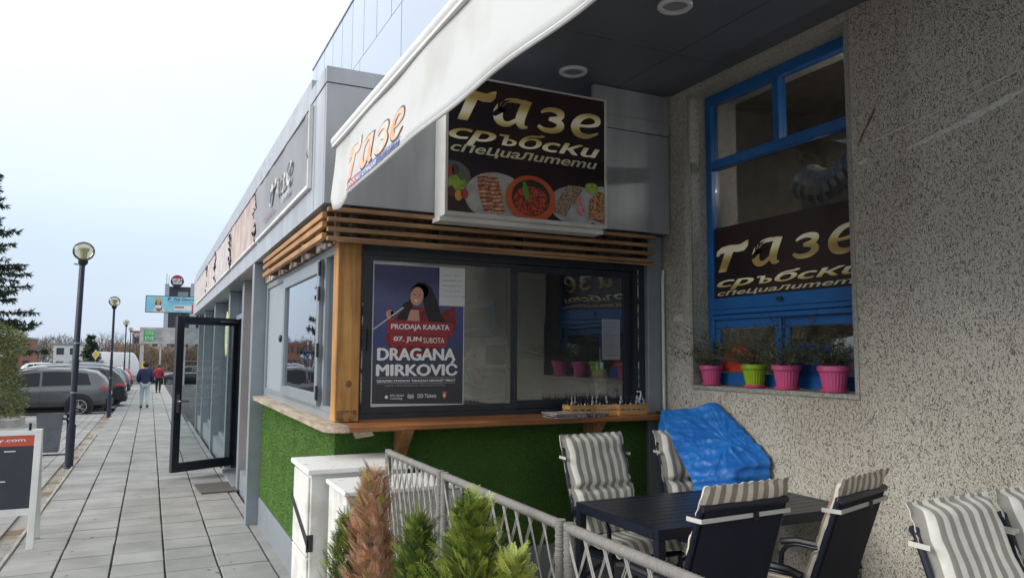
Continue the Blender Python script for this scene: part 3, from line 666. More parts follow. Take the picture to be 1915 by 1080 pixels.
for (a, b, l, c, c2) in bits:
    t = banner(a, b, l, c, c2, 4.5)
    # torn dark flaps hanging at the near edge
    mb = W(t)
    for i in range(7):
        if random.random() < .35: continue
        z = 2.88 + .075*i + random.uniform(-.02, .02); s = random.uniform(.03, .11)
        mb.add([(.93, a-.08, z), (.90, a+random.uniform(-.12, .06), z+s*.4), (.935, a+.10, z+s), (.925, a+random.uniform(0, .12), z-s*.3)], [(0, 1, 2, 3)])
    build('torn_flap', mb, mat('torn', (.05, .045, .045), .8), t)

# ================================================================== glass entrance door, standing open
dr = thing('entrance_door', 'open glass door with dark frame, swung out over the pavement', 'door', (1.25, 12.46, -.03))
v = Vector((.33-1.25, 11.95-12.46, 0)); dr.rotation_euler = (0, 0, math.atan2(v.y, v.x))
WD, HD = v.length, 2.26
mb = MB().box(0, WD, -.03, .03, 0, .13).box(0, WD, -.03, .03, HD-.115, HD).box(0, .11, -.03, .03, .13, HD-.115).box(WD-.11, WD, -.03, .03, .13, HD-.115)
build('door_frame', mb, ANTH, dr)
build('pane', MB().box(.11, WD-.11, -.004, .004, .13, HD-.115), glass('glass_door', (.86, .9, .9), .02), dr)
h = build('handle_plate', MB().box(WD-.075, WD-.035, .032, .042, .86, 1.12), mat('steel', (.55, .55, .56), .3, .9), dr)
build('lever', MB().tube([(WD-.055, .04, 1.02), (WD-.055, .085, 1.02), (WD-.19, .09, 1.02)], .011, 8), MATS['steel'], h)
h = build('door_closer', MB().box(.06, .36, .032, .06, HD-.07, HD-.045), MATS['steel'], dr)
frd = None
mb = MB()
class DF:      # door-local print frame on its street-left face
    kind = 'D'
    def pt(s, u_, v_, d=0): return Vector((u_, .006+d, v_))
for i in range(5):
    text_obj('lettering', ('РАБОТНО ВРЕМЕ', '09:00', '22:00', 'СЪБОТА', 'НЕДЕЛЯ')[i], DF(), (.78-.1*(i % 2), 1.45-.13*i, .34, 1.51-.13*i), mat('etched', (.6, .62, .62), .6), dr, d=.001)
for z in (1.05, 1.6): build('etched_line', MB().box(.25, WD-.15, .0055, .0065, z, z+.008), MATS['etched'], dr)
mt = tag(build('doormat', MB(off=(.9, 10.85, gz(10.8)+.004)).obox((.89, 10.85, gz(10.8)+.015), .50, .75, .018, Matrix.Rotation(R(4), 3, 'Z')), mat('mat_rubber', (.07, .06, .055), .95, c2=(.13, .11, .1), scale=60, bump=1, bscale=90)), 'worn brown doormat on the slabs below the open glass door', 'doormat')

# ================================================================== kiosk
kk = thing('corner_kiosk', 'corner kiosk with green turf cladding, orange post and sliding windows', 'kiosk', (1.1, 4.9, 0))
# turf walls
TURFB = mat('turf_backing', (.06, .16, .03), .95, c2=(.04, .11, .02), scale=40)
tb = W(kk); tb.box(1.10, 3.56, 4.90, 4.96, .33, 1.20)
wall_f = build('turf_wall', tb, TURFB, kk)
tb = W(kk); tb.box(1.10, 1.16, 4.962, 8.32, .20, 1.20)
wall_s = build('turf_wall', tb, TURFB, kk)
def blades(n, kind, a0, a1, z0, z1, p, parent, name, seed=1):
    g = np.random.default_rng(seed)
    A = g.uniform(a0, a1, n); Z = g.uniform(z0, z1, n); L = g.uniform(.008, .019, n); wd = g.uniform(.0012, .0024, n)
    dirA = g.normal(0, .7, n); dirZ = g.normal(-.15, .7, n); nn = np.sqrt(1+dirA**2+dirZ**2)
    outd = L/nn; da = dirA*L/nn; dz = dirZ*L/nn; sa = g.normal(0, 1, n); sz = g.normal(0, 1, n); q = np.sqrt(sa**2+sz**2)+1e-6; sa = sa/q*wd; sz = sz/q*wd
    V = np.zeros((n, 3, 3))
    if kind == 'Y':
        V[:, 0] = np.stack([A-sa, np.full(n, p), Z-sz], 1); V[:, 1] = np.stack([A+sa, np.full(n, p), Z+sz], 1); V[:, 2] = np.stack([A+da, p-outd, Z+dz], 1)
    else:
        V[:, 0] = np.stack([np.full(n, p), A-sa, Z-sz], 1); V[:, 1] = np.stack([np.full(n, p), A+sa, Z+sz], 1); V[:, 2] = np.stack([p-outd, A+da, Z+dz], 1)
    V -= np.array(kk.location)
    return np_mesh(name, V.reshape(-1, 3), np.arange(3*n).reshape(-1, 3), mat('turf_blade', (.105, .215, .035), .6, c2=(.175, .31, .055), scale=3.5, lo=.3, hi=.7), parent, kind='stuff')
blades(90000, 'Y', 1.08, 3.56, .33, 1.2, 4.901, wall_f, 'turf_pile', 3)
blades(95000, 'X', 4.89, 8.32, .20, 1.2, 1.101, wall_s, 'turf_pile', 4)
build('plinth_panel', W(kk).box(1.085, 1.14, 4.90, 8.32, -.15, .195), ALUF, kk, bevel=.003)
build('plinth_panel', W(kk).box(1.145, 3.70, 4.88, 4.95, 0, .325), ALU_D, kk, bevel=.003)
build('end_column', W(kk).box(3.562, 3.70, 4.86, 5.0, .33, 2.655), ALUF, kk, bevel=.003)
build('drain_pipe', W(kk).tube([(3.695, 4.83, 2.38), (3.69, 4.835, 2.3), (3.69, 4.835, .1)], .012, 8), WHITE, kk, smooth=True)
# counter: planks
for i, (y0, y1) in enumerate(((4.585, 4.70), (4.704, 4.81), (4.814, 4.898))):
    build('counter_plank', W(kk).box(1.12, 3.69, y0, y1, 1.215, 1.25), CNTW, kk, bevel=.005)
mb = W(kk)       # rounded weathered corner and street sill
arc = [(1.12, 4.585)] + [(1.12-.14*math.sin(R(a)), 4.725-.14*math.cos(R(a))) for a in range(0, 91, 10)] + [(.98, 8.2), (1.10, 8.2), (1.10, 4.91), (1.119, 4.898)]
mb.prism([(x, y, 1.214) for x, y in arc], (0, 0, .04), None)
build('street_sill', mb, SILLW, kk)
build('sill_strip', W(kk).box(1.10, 1.2, 4.91, 8.3, 1.205, 1.30), ALUF, kk)
build('counter_riser', W(kk).box(1.12, 3.56, 4.90, 4.94, 1.205, 1.262), CNTW, kk)
build('broken_splinter', W(kk).add([(1.15, 4.63, 1.213), (1.27, 4.62, 1.213), (1.29, 4.64, 1.185), (1.22, 4.65, 1.175), (1.17, 4.64, 1.17), (1.2, 4.7, 1.213)], [(0, 1, 2, 3, 4), (0, 5, 1), (1, 5, 2), (2, 5, 3), (3, 5, 4), (4, 5, 0)]), SILLW, kk)
for x in (1.49, 2.965):
    P = [(x, 4.62, 1.213), (x, 4.885, 1.213), (x, 4.885, .98), (x, 4.86, .98), (x, 4.83, 1.05), (x, 4.76, 1.13), (x, 4.66, 1.18)]
    P = [(x, 4.66, 1.213), (x, 4.885, 1.213), (x, 4.885, .96), (x, 4.85, .96), (x, 4.80, 1.06), (x, 4.72, 1.15)]
    build('bracket', W(kk).prism(P, (.075, 0, 0), None), BRKW, kk, bevel=.003)
# corner post (orange timber)
build('corner_post', W(kk).box(1.085, 1.245, 4.865, 4.99, 1.255, 2.43), POSTW, kk, bevel=.006)
build('knot', W(kk).sphere((1.175, 4.866, 1.50), .022, 12, (1, .12, 1.2)), mat('knot_wood', (.2, .08, .02), .6), kk, smooth=True)
build('worn_patch', W(kk).box(1.10, 1.23, 4.861, 4.864, 1.257, 1.33), mat('burnt_wood', (.08, .05, .03), .9, c2=(.4, .22, .08), scale=25), kk)
for i in range(7):
    a = 1.08+.2*random.random(); build('splinter', W(kk).obox((a, 4.86, 2.435+random.uniform(-.01, .012)), .05, .05, .012, Matrix.Rotation(random.uniform(-.5, .5), 3, 'Y')), POSTW, kk)
# front window
KG = glass('glass_kiosk', (.86, .88, .88), .085)
FY0, FY1 = 4.905, 4.97
wf = build('window_frame', W(kk).box(1.25, 1.29, FY0, FY1, 1.262, 2.44).box(3.455, 3.56, FY0, FY1, 1.262, 2.44).box(1.291, 3.454, FY0, FY1, 2.365, 2.44).box(1.291, 3.454, FY0, FY1, 1.262, 1.30), ANTH, kk)
def sash(a, b, y, z0=1.302, z1=2.362, w_=.055):
    s = build('sliding_sash', W(kk).box(a, a+w_, y, y+.03, z0, z1).box(b-w_, b, y, y+.03, z0, z1).box(a+w_, b-w_, y, y+.03, z0, z0+w_).box(a+w_, b-w_, y, y+.03, z1-w_+.01, z1), ANTH, kk)
    build('pane', W(kk).box(a+w_, b-w_, y+.012, y+.018, z0+w_, z1-w_+.01), KG, s)
    return s
sash(1.292, 2.425, 4.912, w_=.042); sash(2.36, 3.45, 4.9445, w_=.06)
build('handle', W(kk).box(1.30, 1.318, 4.89, 4.911, 1.72, 1.86), BLACK, kk)
build('frame_strip', W(kk).box(1.262, 1.27, 4.9, 4.904, 1.30, 2.05), mat('sealant', (.5, .45, .38), .7, c2=(.02, .02, .03), scale=12, lo=.45, hi=.55), kk)  # opaque strip on the frame face, mottled pale and dark
build('seal_strip', W(kk).box(3.492, 3.50, 4.9, 4.904, 1.33, 2.40), MATS['sealant'], kk)
# street windows
SK = glass('glass_kiosk_street', (.62, .66, .68), .26)
sw = build('window_frame', W(kk).box(1.10, 1.16, 4.995, 8.32, 2.375, 2.43).box(1.10, 1.16, 4.995, 8.32, 1.302, 1.335).box(1.10, 1.16, 8.22, 8.32, 1.336, 2.374).box(1.10, 1.16, 5.30, 5.36, 1.336, 2.374).box(1.10, 1.16, 7.03, 7.12, 1.336, 2.374), ALUF, kk)
build('pane', W(kk).box(1.125, 1.131, 5.0, 5.298, 1.336, 2.374), SK, sw)
build('fixed_panel', W(kk).box(1.118, 1.131, 7.122, 8.218, 1.336, 2.374), mat('grey_panel', (.36, .40, .43), .4, .2), sw)
s = build('casement', W(kk).box(1.07, 1.112, 5.38, 5.47, 1.33, 2.37).box(1.07, 1.112, 6.9, 7.0, 1.33, 2.37).box(1.07, 1.112, 5.471, 6.899, 1.33, 1.41).box(1.07, 1.112, 5.471, 6.899, 2.28, 2.37), ALUF, kk)
build('pane', W(kk).box(1.09, 1.096, 5.471, 6.899, 1.411, 2.279), SK, s)
for z in (1.42, 1.72, 2.12, 2.30): build('hinge', W(kk).box(1.055, 1.069, 5.325, 5.365, z-.05, z+.05), BLACK, kk)
build('handle', W(kk).sphere((1.06, 7.02, 1.83), .03, 10, (.6, 1, 1.2)), BLACK, kk, smooth=True)
# slats under the fascia
for i, z in enumerate((2.622, 2.556, 2.492, 2.432)):
    x1 = (3.555, 3.545, 3.54, 3.535)[i]
    o = build('slat', W(kk).box(.985+.0*i, x1, 4.735, 4.775, z-.014, z+.014), SLATW, kk, bevel=.003)
build('slat', W(kk).obox((2.3, 4.73, 2.408), 2.5, .02, .012, Matrix.Rotation(R(.35), 3, 'Y')), SLATW, kk)
for i, z in enumerate((2.59, 2.53, 2.455)):
    build('slat', W(kk).box(.96, .995, 4.80, 7.6, z-.02, z+.02), SLATY, kk, bevel=.003)
build('back_board', W(kk).box(1.10, 3.56, 4.90, 4.93, 2.445, 2.655), mat('dark_board', (.035, .025, .02), .9, c2=(.12, .08, .05), scale=20), kk)  # board behind the front slats, mottled dark brown
build('back_board', W(kk).box(1.08, 1.11, 4.935, 8.3, 2.435, 2.655), mat('torn_board', (.16, .11, .08), .9, c2=(.5, .46, .42), scale=9, lo=.48, hi=.56), kk)
for x in (1.15, 1.75, 2.4, 3.0, 3.45): build('slat_batten', W(kk).box(x, x+.035, 4.776, 4.9, 2.43, 2.65), BLACK, kk)
for y in (5.0, 5.6, 6.2, 6.8, 7.4): build('slat_batten', W(kk).box(.997, 1.079, y, y+.04, 2.44, 2.65), mat('batten', (.12, .08, .055), .8), kk)
# interior
inn = W(kk); inn.box(3.0, 3.05, 7.8, 7.85, 0, .1); 
build('interior_wall', W(kk).box(1.17, 3.6, 8.30, 8.34, .0, 2.6).box(3.56, 3.60, 4.99, 8.299, 0, 2.6), mat('kiosk_inside', (.28, .26, .24), .8), kk)
build('interior_floor', W(kk).box(1.17, 3.6, 4.98, 8.29, -.05, 0), DARK, kk)
build('ceiling', W(kk).box(1.17, 3.6, 4.98, 8.34, 2.602, 2.65), mat('kiosk_inside', (.28, .26, .24), .8), kk)
# things inside
t = thing('shelf_unit', 'dark shelf unit with white boxes against the inner wall of the kiosk', 'shelf', (3.2, 7.9, 0))
for z in (.5, 1.0, 1.5, 2.0): build('shelf_board', W(t).box(2.3, 3.6, 7.7, 8.25, z, z+.03), DARK, t)
build('side_panel', W(t).box(2.27, 2.3, 7.7, 8.25, 0, 2.2), DARK, t)
for i in range(6):
    o = tag(build('storage_box', MB(off=(2.4+.2*i, 7.9, 1.53)).box(2.33+.2*i, 2.5+.2*i, 7.8, 8.1, 1.53, 1.53+.08+.05*(i % 3)), WHITEP), 'white box on the kiosk shelf, %s from the left' % ('first', 'second', 'third', 'fourth', 'fifth', 'sixth')[i], 'box', 'white boxes on the kiosk shelf')
for i, (x, z, c, lab) in enumerate(((2.75, 1.9, (.05, .2, .5), 'blue plastic tub hung high inside the kiosk'), (3.1, 1.55, (.6, .6, .58), 'white appliance inside the kiosk behind the right pane'), (2.6, 1.35, (.45, .45, .46), 'steel counter unit inside the kiosk'))):
    t = thing('kitchen_unit', lab, 'kitchen unit', (x, 6.6+.2*i, z))
    build('case', MB().box(-.2, .2, -.15, .15, 0, .32), mat('unit%d' % i, c, .4), t, bevel=.015); build('front_panel', MB().box(-.16, .16, -.158, -.151, .05, .24), BLACK, t)
    build('knob', MB().lathe([(.02, -.17), (.02, -.158)], (.1, 0, .27), 12, 'y'), STEEL if False else GALV, t); build('support', MB().box(-.18, .18, -.1, .1, -.04, -.001), DARK, t)
t = thing('inner_table', 'dark table behind the kiosk glass where a person rests their arms', 'table', (2.4, 5.7, 0))
build('tabletop', W(t).box(1.9, 2.9, 5.20, 5.55, 1.30, 1.33), DARK, t)
for x in (1.95, 2.85):
    for y in (5.24, 5.5): build('leg', W(t).box(x-.02, x+.02, y-.02, y+.02, 0, 1.3), DARK, t)

# ================================================================== sign box over the kiosk
sg = thing('sign_box', 'large black sign box with gold lettering and food pictures above the kiosk', 'sign', (2.35, 4.55, 2.65))
k_ = .9764
def su(x): return x*k_
def sz(z): return 1.7+(z-1.7)*k_
SX0, SX1, SZ0, SZ1 = su(1.752), su(3.036), sz(2.65), sz(3.70)
SZ1 = 3.58
SIGNB = mat('sign_black', (.014, .010, .016), .3, c2=(.045, .018, .016), scale=1.6, lo=.45, hi=.75)
build('casing', W(sg).box(SX0-.004, SX1+.004, 4.556, 4.745, SZ0-.012, SZ1), WHITE, sg)
build('face', W(sg).box(SX0+.012, SX1-.012, 4.545, 4.5555, SZ0+.012, SZ1-.012), SIGNB, sg)
fm = build('face_trim', W(sg).box(SX0-.006, SX0+.012, 4.538, 4.555, SZ0-.012, SZ1).box(SX1-.012, SX1+.006, 4.538, 4.555, SZ0-.012, SZ1).box(SX0+.012, SX1-.012, 4.538, 4.555, SZ0-.014, SZ0+.012).box(SX0+.012, SX1-.012, 4.538, 4.555, SZ1-.012, SZ1), mat('trim_white', (.55, .54, .52), .5, var=.2), sg)
fs = Frame('Y', 4.5445, sg.location)
def SB(a, b, c, d): return (su(a), sz(b), su(c), sz(d))
logo(fs, [SB(1.81, 3.305, 2.125, 3.54), SB(2.075, 3.30, 2.415, 3.52), SB(2.43, 3.305, 2.695, 3.50), SB(2.71, 3.305, 3.01, 3.50)], GOLD, sg, hand=SIGNB)
word_srbski(fs, SB(1.775, 3.135, 2.975, 3.275), GOLD, sg, .022, .002)
text_obj('lettering', 'cпeцuaлumemu', fs, SB(1.785, 3.065, 2.955, 3.135), mat('cream_print', (.62, .57, .40), .5), sg, .018, .3, d=.002)
# food pictures
def C(x, z): return su(x), sz(z)
sil = mat('plate_print', (.42, .43, .43), .4, c2=(.28, .28, .28), scale=9)
def fdisc(cx, cz, rx, rz, m, d, nm, rot=0): 
    P = ell(*C(cx, cz), rx, rz, 36, rot); P = [(min(max(a, SX0+.013), SX1-.013), max(b, SZ0+.013)) for a, b in P]
    return flat(fs, [P], m, nm, sg, d)
fdisc(1.80, 2.91, .13, .10, mat('plate_dark', (.12, .12, .12), .4), .001, 'printed_plate'); fdisc(2.13, 2.79, .235, .17, sil, .0014, 'printed_plate'); fdisc(2.78, 2.79, .23, .14, sil, .0016, 'printed_plate'); fdisc(3.0, 2.80, .13, .15, sil, .0018, 'printed_plate')
fdisc(1.83, 2.86, .07, .05, mat('lettuce', (.30, .42, .06), .5, c2=(.15, .28, .04), scale=40), .0022, 'printed_salad'); fdisc(2.91, 2.93, .06, .04, MATS['lettuce'], .0022, 'printed_salad')
skew = mat('skewer', (.45, .12, .04), .5, c2=(.12, .04, .02), scale=38)
for (x, z, c) in ((1.79, 2.80, (.10, .04, .03)), (1.845, 2.775, (.6, .28, .04)), (1.89, 2.79, (.35, .04, .06)), (1.78, 2.94, (.35, .05, .03)), (1.82, 2.955, (.05, .05, .05)), (1.865, 2.92, (.10, .12, .05))): fdisc(x, z, .027, .036, mat('bit%d' % (x*1000+z*100), c, .5), .003, 'printed_skewer')
meat = mat('grill_print', (.34, .10, .05), .45, c2=(.62, .33, .22), scale=26, lo=.4, hi=.6)
for i, (x, z) in enumerate(((2.045, 2.80), (2.125, 2.80))):
    P = ell(*C(x, z), .048, .145, 24, R(14)); P = [(a, max(b, SZ0+.013)) for a, b in P]; flat(fs, [P], meat, 'printed_sausage', sg, .003+.0004*i)
    st_ = []
    for q in range(9):
        zc = z-.11+.028*q; xc = x-.02*((zc-z)/.1)*1.2; st_.append([(a, b) for a, b in (C(xc-.043, zc-.004), C(xc+.043, zc+.008), C(xc+.043, zc+.014), C(xc-.043, zc+.003))])
    flat(fs, st_, mat('char_mark', (.05, .012, .008), .5), 'printed_grill_mark', sg, .0045)
fdisc(2.40, 2.80, .196, .168, mat('clay_rim', (.46, .085, .025), .4), .005, 'printed_bowl')
fdisc(2.40, 2.81, .150, .128, mat('clay_in', (.03, .022, .015), .4), .0055, 'printed_bowl')
fdisc(2.40, 2.79, .135, .10, mat('chili', (.48, .06, .02), .5, c2=(.10, .015, .01), scale=60, lo=.44, hi=.56), .006, 'printed_stew')
flat(fs, [[C(2.33, 2.915), C(2.35, 2.925), C(2.37, 2.89), C(2.385, 2.80), C(2.355, 2.79), C(2.34, 2.85)]], mat('pepper', (.05, .25, .03), .4), 'printed_pepper', sg, .0065)
herb = mat('herb_steak', (.36, .27, .20), .6, c2=(.12, .08, .05), scale=90, lo=.42, hi=.58)
flat(fs, [[C(2.58, 2.72), C(2.68, 2.70), C(2.83, 2.91), C(2.80, 2.935), C(2.70, 2.935), C(2.61, 2.80)]], herb, 'printed_steak', sg, .0068)
fdisc(2.81, 2.75, .033, .035, mat('radish', (.45, .06, .09), .4, c2=(.65, .35, .38), scale=50), .007, 'printed_radish'); fdisc(2.80, 2.82, .033, .03, MATS['radish'], .007, 'printed_radish')
flat(fs, [[C(2.88, 2.70), C(3.015, 2.675), C(3.015, 2.90), C(2.97, 2.915), C(2.89, 2.84)]], mat('patty', (.16, .055, .02), .5, c2=(.50, .26, .10), scale=70, lo=.45, hi=.55), 'printed_patty', sg, .0068)
build('underlight_bar', W(sg).box(SX0-.02, SX1+.01, 4.60, 4.74, SZ0-.045, SZ0-.014), WHITE, sg)

# ================================================================== awning
aw = thing('awning', 'white awning valance with faded orange lettering above the terrace edge', 'awning', (.95, 3, 2.9))
AWN = mat('awning_cloth', (.74, .75, .75), .7, c2=(.60, .59, .56), scale=3, lo=.52, hi=.8, bump=.3, bscale=4)
_t = AWN.node_tree; _b = _t.nodes['Principled BSDF']; _tl = _t.nodes.new('ShaderNodeBsdfTranslucent'); _tl.inputs[0].default_value = (.86, .85, .80, 1)
_m = _t.nodes.new('ShaderNodeMixShader'); _m.inputs[0].default_value = .30; _t.links.new(_b.outputs[0], _m.inputs[1]); _t.links.new(_tl.outputs[0], _m.inputs[2]); _t.links.new(_m.outputs[0], _t.nodes['Material Output'].inputs[0])
def vz_top(y): return 2.955
def vfn(a, b):
    y = 4.40 - 3.3*a; zt = 2.945
    zb = 2.588 + .006*math.sin(y*3.1) + .004*math.sin(y*7.3)
    if y > 4.03: zb = 2.56 - .035*math.sin((y-4.03)/.36*math.pi) + .06*max(0, (y-4.3)/.1)
    yy = y + (0.07*(1-b) if y > 4.3 else 0)
    z = zb + (zt-zb)*b
    return (.955 - .006*(1-b)*math.sin(y*2.3+1) + .012*noise.noise((y*1.7, z*3, 0)) - .012*(1-b), yy, z)
mb = W(aw).grid(vfn, 150, 10); vo = build('valance', mb, AWN, aw, smooth=True, ang=80)
so = vo.modifiers.new('thickness', 'SOLIDIFY'); so.thickness = .003; so.offset = 1
hm = []
for i in range(90):
    y = 4.0 - 2.9*i/89; p = vfn((4.4-y)/3.3, 0); hm.append((p[0], y, p[2]))
build('hem', W(aw).tube(hm, .008, 6), AWN, aw, smooth=True)
build('stitched_seam', W(aw).tube([tuple(v_+w_ for v_, w_ in zip(vfn(i/60, .93), (-.002, 0, 0))) for i in range(61)], .0016, 4), mat('thread', (.45, .44, .42), .8), aw)
build('front_bar', W(aw).tube([(.965, 4.45, 2.975), (.965, 1.08, 2.975)], .036, 14), mat('bar_white', (.72, .72, .70), .4, var=.1), aw, smooth=True)
build('front_bar_lip', W(aw).box(.935, .96, 1.1, 4.44, 2.935, 2.95), MATS['bar_white'], aw)
build('awning_roof', W(aw).add([(.985, 4.4, 2.99), (.985, 1.1, 2.99), (1.95, 1.1, 3.92), (1.95, 4.4, 3.92), (.985, 4.4, 2.985), (.985, 1.1, 2.985), (1.95, 1.1, 3.915), (1.95, 4.4, 3.915)], [(0, 1, 2, 3), (7, 6, 5, 4), (0, 3, 7, 4), (1, 5, 6, 2)]), AWN, aw)
for y in (4.3, 2.7, 1.2):
    build('awning_arm', W(aw).tube([(.99, y, 2.97), (1.5, y, 3.35), (1.97, y, 3.83)], .018, 8), ALU, aw)
OUT = mat('print_outline', (.10, .09, .12), .7); ORN = mat('print_orange', (.72, .36, .19), .7, c2=(.78, .62, .52), scale=9)
class VF:
    kind = 'X'
    def __init__(s, off): s.off = Vector(off)
    def pt(s, u_, v_, d=0):
        a = (4.4-u_)/3.3; zb = vfn(a, 0)[2]; b = (v_-zb)/(2.945-zb); x = vfn(a, b)[0]
        return Vector((x-.002-d, u_, v_)) - s.off
vf = VF(aw.location)
LB = [(4.055, 2.665, 3.76, 2.83), (3.775, 2.65, 3.505, 2.775), (3.475, 2.655, 3.235, 2.755), (3.19, 2.655, 3.0, 2.75)]
LB = [(4.055, 2.652, 3.76, 2.828), (3.79, 2.645, 3.49, 2.79), (3.485, 2.645, 3.22, 2.775), (3.21, 2.645, 2.99, 2.765)]
grow = [(a+.012, b-.008, c-.012, d+.008) for a, b, c, d in LB]
logo(vf, grow, OUT, aw, d=.002); logo(vf, LB, ORN, aw, d=.004)
def band(u0, u1, v0, v1, m, d, n=10):
    mb = MB()
    for i in range(n):
        a, b = u0+(u1-u0)*i/n, u0+(u1-u0)*(i+1)/n
        mb.add([vf.pt(a, v0, d), vf.pt(b, v0, d), vf.pt(b, v1, d), vf.pt(a, v1, d)], [(0, 1, 2, 3)])
    build('printed_band', mb, m, aw)
band(4.06, 3.79, 2.595, 2.645, mat('band_red', (.45, .12, .16), .7), .002); band(3.79, 3.42, 2.595, 2.642, mat('band_blue', (.17, .20, .42), .7), .002); band(3.42, 3.04, 2.632, 2.637, MATS['band_blue'], .002)
text_obj('lettering', 'cpbбcкu cпeцua', vf, (4.05, 2.596, 3.43, 2.636), WHITEP, aw, .03, .2, d=.004)
text_obj('lettering', 'лumemu', vf, (3.42, 2.596, 3.05, 2.63), MATS['band_blue'], aw, .03, .2, d=.004)

# ================================================================== posters on the kiosk glass
ps = thing('concert_poster', 'concert poster of a dark haired singer in red taped to the kiosk window', 'poster', (1.66, 4.9, 1.34))
PX0, PX1, PZ0, PZ1 = 1.335, 2.0, 1.345, 2.31
def pgrad():
    M = bpy.data.materials.new('poster_blue'); M.use_nodes = True; t = M.node_tree; n = t.nodes; L = t.links; b = n['Principled BSDF']; b.inputs['Roughness'].default_value = .35
    g = n.new('ShaderNodeNewGeometry'); s = n.new('ShaderNodeSeparateXYZ'); L.new(g.outputs['Position'], s.inputs[0]); m = n.new('ShaderNodeMapRange'); m.inputs['From Min'].default_value = PZ0; m.inputs['From Max'].default_value = PZ1; L.new(s.outputs[2], m.inputs[0])
    z = n.new('ShaderNodeTexNoise'); z.inputs['Scale'].default_value = 7; L.new(g.outputs['Position'], z.inputs['Vector']); a = n.new('ShaderNodeMath'); a.operation = 'MULTIPLY_ADD'; a.inputs[1].default_value = .22; L.new(z.outputs[0], a.inputs[0]); L.new(m.outputs[0], a.inputs[2])
    c = n.new('ShaderNodeValToRGB'); e = c.color_ramp.elements; e[0].position = .2; e[0].color = (.035, .035, .045, 1); e[1].position = 1.1; e[1].color = (.03, .035, .11, 1)
    for p, q in ((.42, (.045, .05, .09, 1)), (.6, (.035, .05, .19, 1)), (.85, (.075, .085, .20, 1))): x = e.new(p); x.color = q
    L.new(a.outputs[0], c.inputs[0]); L.new(c.outputs[0], b.inputs['Base Color']); return M
build('poster_sheet', W(ps).box(PX0, PX1, 4.9075, 4.9085, PZ0, PZ1), mat('paper_white', (.6, .6, .6), .5), ps)
fp = Frame('Y', 4.907, ps.location)
flat(fp, [[(PX0+.006, PZ0+.02), (PX1-.006, PZ0+.006), (PX1-.006, PZ1-.006), (PX0+.006, PZ1-.006)]], pgrad(), 'printed_background', ps, 0)
REDD = mat('dress_print', (.30, .02, .025), .45, c2=(.12, .01, .02), scale=20); HAIR = mat('hair_print', (.012, .008, .009), .45); SKIN = mat('skin_print', (.55, .28, .19), .5)
flat(fp, [[(1.42, 1.80), (1.50, 1.96), (1.60, 2.02), (1.72, 2.02), (1.83, 1.99), (1.93, 2.03), (1.94, 1.88), (1.88, 1.80), (1.75, 1.68), (1.5, 1.68)]], REDD, 'printed_dress', ps, .001)
flat(fp, [[(1.615, 2.15), (1.65, 2.19), (1.70, 2.195), (1.75, 2.16), (1.79, 2.08), (1.82, 1.98), (1.855, 1.93), (1.84, 1.90), (1.79, 1.885), (1.745, 1.90), (1.71, 1.98), (1.69, 2.06), (1.66, 2.14)], [(1.62, 2.155), (1.60, 2.09), (1.565, 2.02), (1.52, 1.97), (1.50, 1.92), (1.53, 1.905), (1.575, 1.93), (1.60, 1.985), (1.625, 2.05), (1.65, 2.15)], ell(1.665, 2.13, .065, .055, 20)], HAIR, 'printed_hair', ps, .002)
flat(fp, [[(1.60, 2.0), (1.66, 2.0), (1.67, 1.90), (1.63, 1.87), (1.575, 1.92)]], SKIN, 'printed_neck', ps, .0025)
flat(fp, [ell(1.645, 2.095, .047, .065, 24, R(-12))], SKIN, 'printed_face', ps, .003)
flat(fp, [ell(1.638, 2.064, .013, .0055, 12, R(-6))], WHITEP, 'printed_smile', ps, .0035)
flat(fp, [ell(1.628, 2.108, .009, .004, 8), ell(1.665, 2.106, .009, .004, 8)], HAIR, 'printed_eye', ps, .0035)
flat(fp, [ell(1.455, 1.965, .03, .032, 12), [(1.46, 1.99), (1.485, 1.985), (1.48, 1.94), (1.46, 1.93)]], SKIN, 'printed_hand', ps, .003)
flat(fp, [[(1.34, 1.865), (1.56, 2.03), (1.568, 2.022), (1.345, 1.858)]], mat('mic_print', (.5, .5, .52), .4), 'printed_microphone', ps, .004)
flat(fp, [ell(1.565, 2.035, .03, .014, 12, R(38))], HAIR, 'printed_microphone', ps, .0045)
RB = mat('band_print', (.30, .025, .035), .45)
flat(fp, [[(1.435, 1.838), (1.915, 1.822), (1.915, 1.915), (1.435, 1.93)]], RB, 'printed_band', ps, .005)
flat(fp, [[(1.455, 1.755), (1.875, 1.745), (1.875, 1.815), (1.455, 1.832)]], RB, 'printed_band', ps, .005)
text_obj('lettering', 'PRODAJA KARATA', fp, (1.465, 1.855, 1.885, 1.90), WHITEP, ps, .03, d=.006)
text_obj('lettering', '07. JUN', fp, (1.485, 1.775, 1.68, 1.815), WHITEP, ps, .03, d=.006)
text_obj('lettering', 'SUBOTA', fp, (1.695, 1.773, 1.85, 1.810), WHITEP, ps, d=.006)
text_obj('lettering', 'DRAGANA', fp, (1.375, 1.655, 1.93, 1.735), WHITEP, ps, .045, d=.006)
text_obj('lettering', 'MIRKOVIĆ', fp, (1.37, 1.55, 1.945, 1.652), WHITEP, ps, .045, d=.006)
text_obj('lettering', 'GRADSKI STADION "DRAGAN NIKOLIĆ" PIROT', fp, (1.372, 1.508, 1.935, 1.528), WHITEP, ps, .035, d=.006)
text_obj('lettering', 'KARTE U PRETPRODAJI NA WWW.DDTICKETS.RS', fp, (1.43, 1.475, 1.86, 1.488), mat('grey_print', (.4, .4, .4), .5), ps, d=.006)
text_obj('lettering', 'DD Tickets', fp, (1.66, 1.398, 1.795, 1.425), WHITEP, ps, .01, d=.006)
text_obj('lettering', 'DFG Global\nConsulting', fp, (1.465, 1.388, 1.56, 1.425), WHITEP, ps, .01, d=.006)
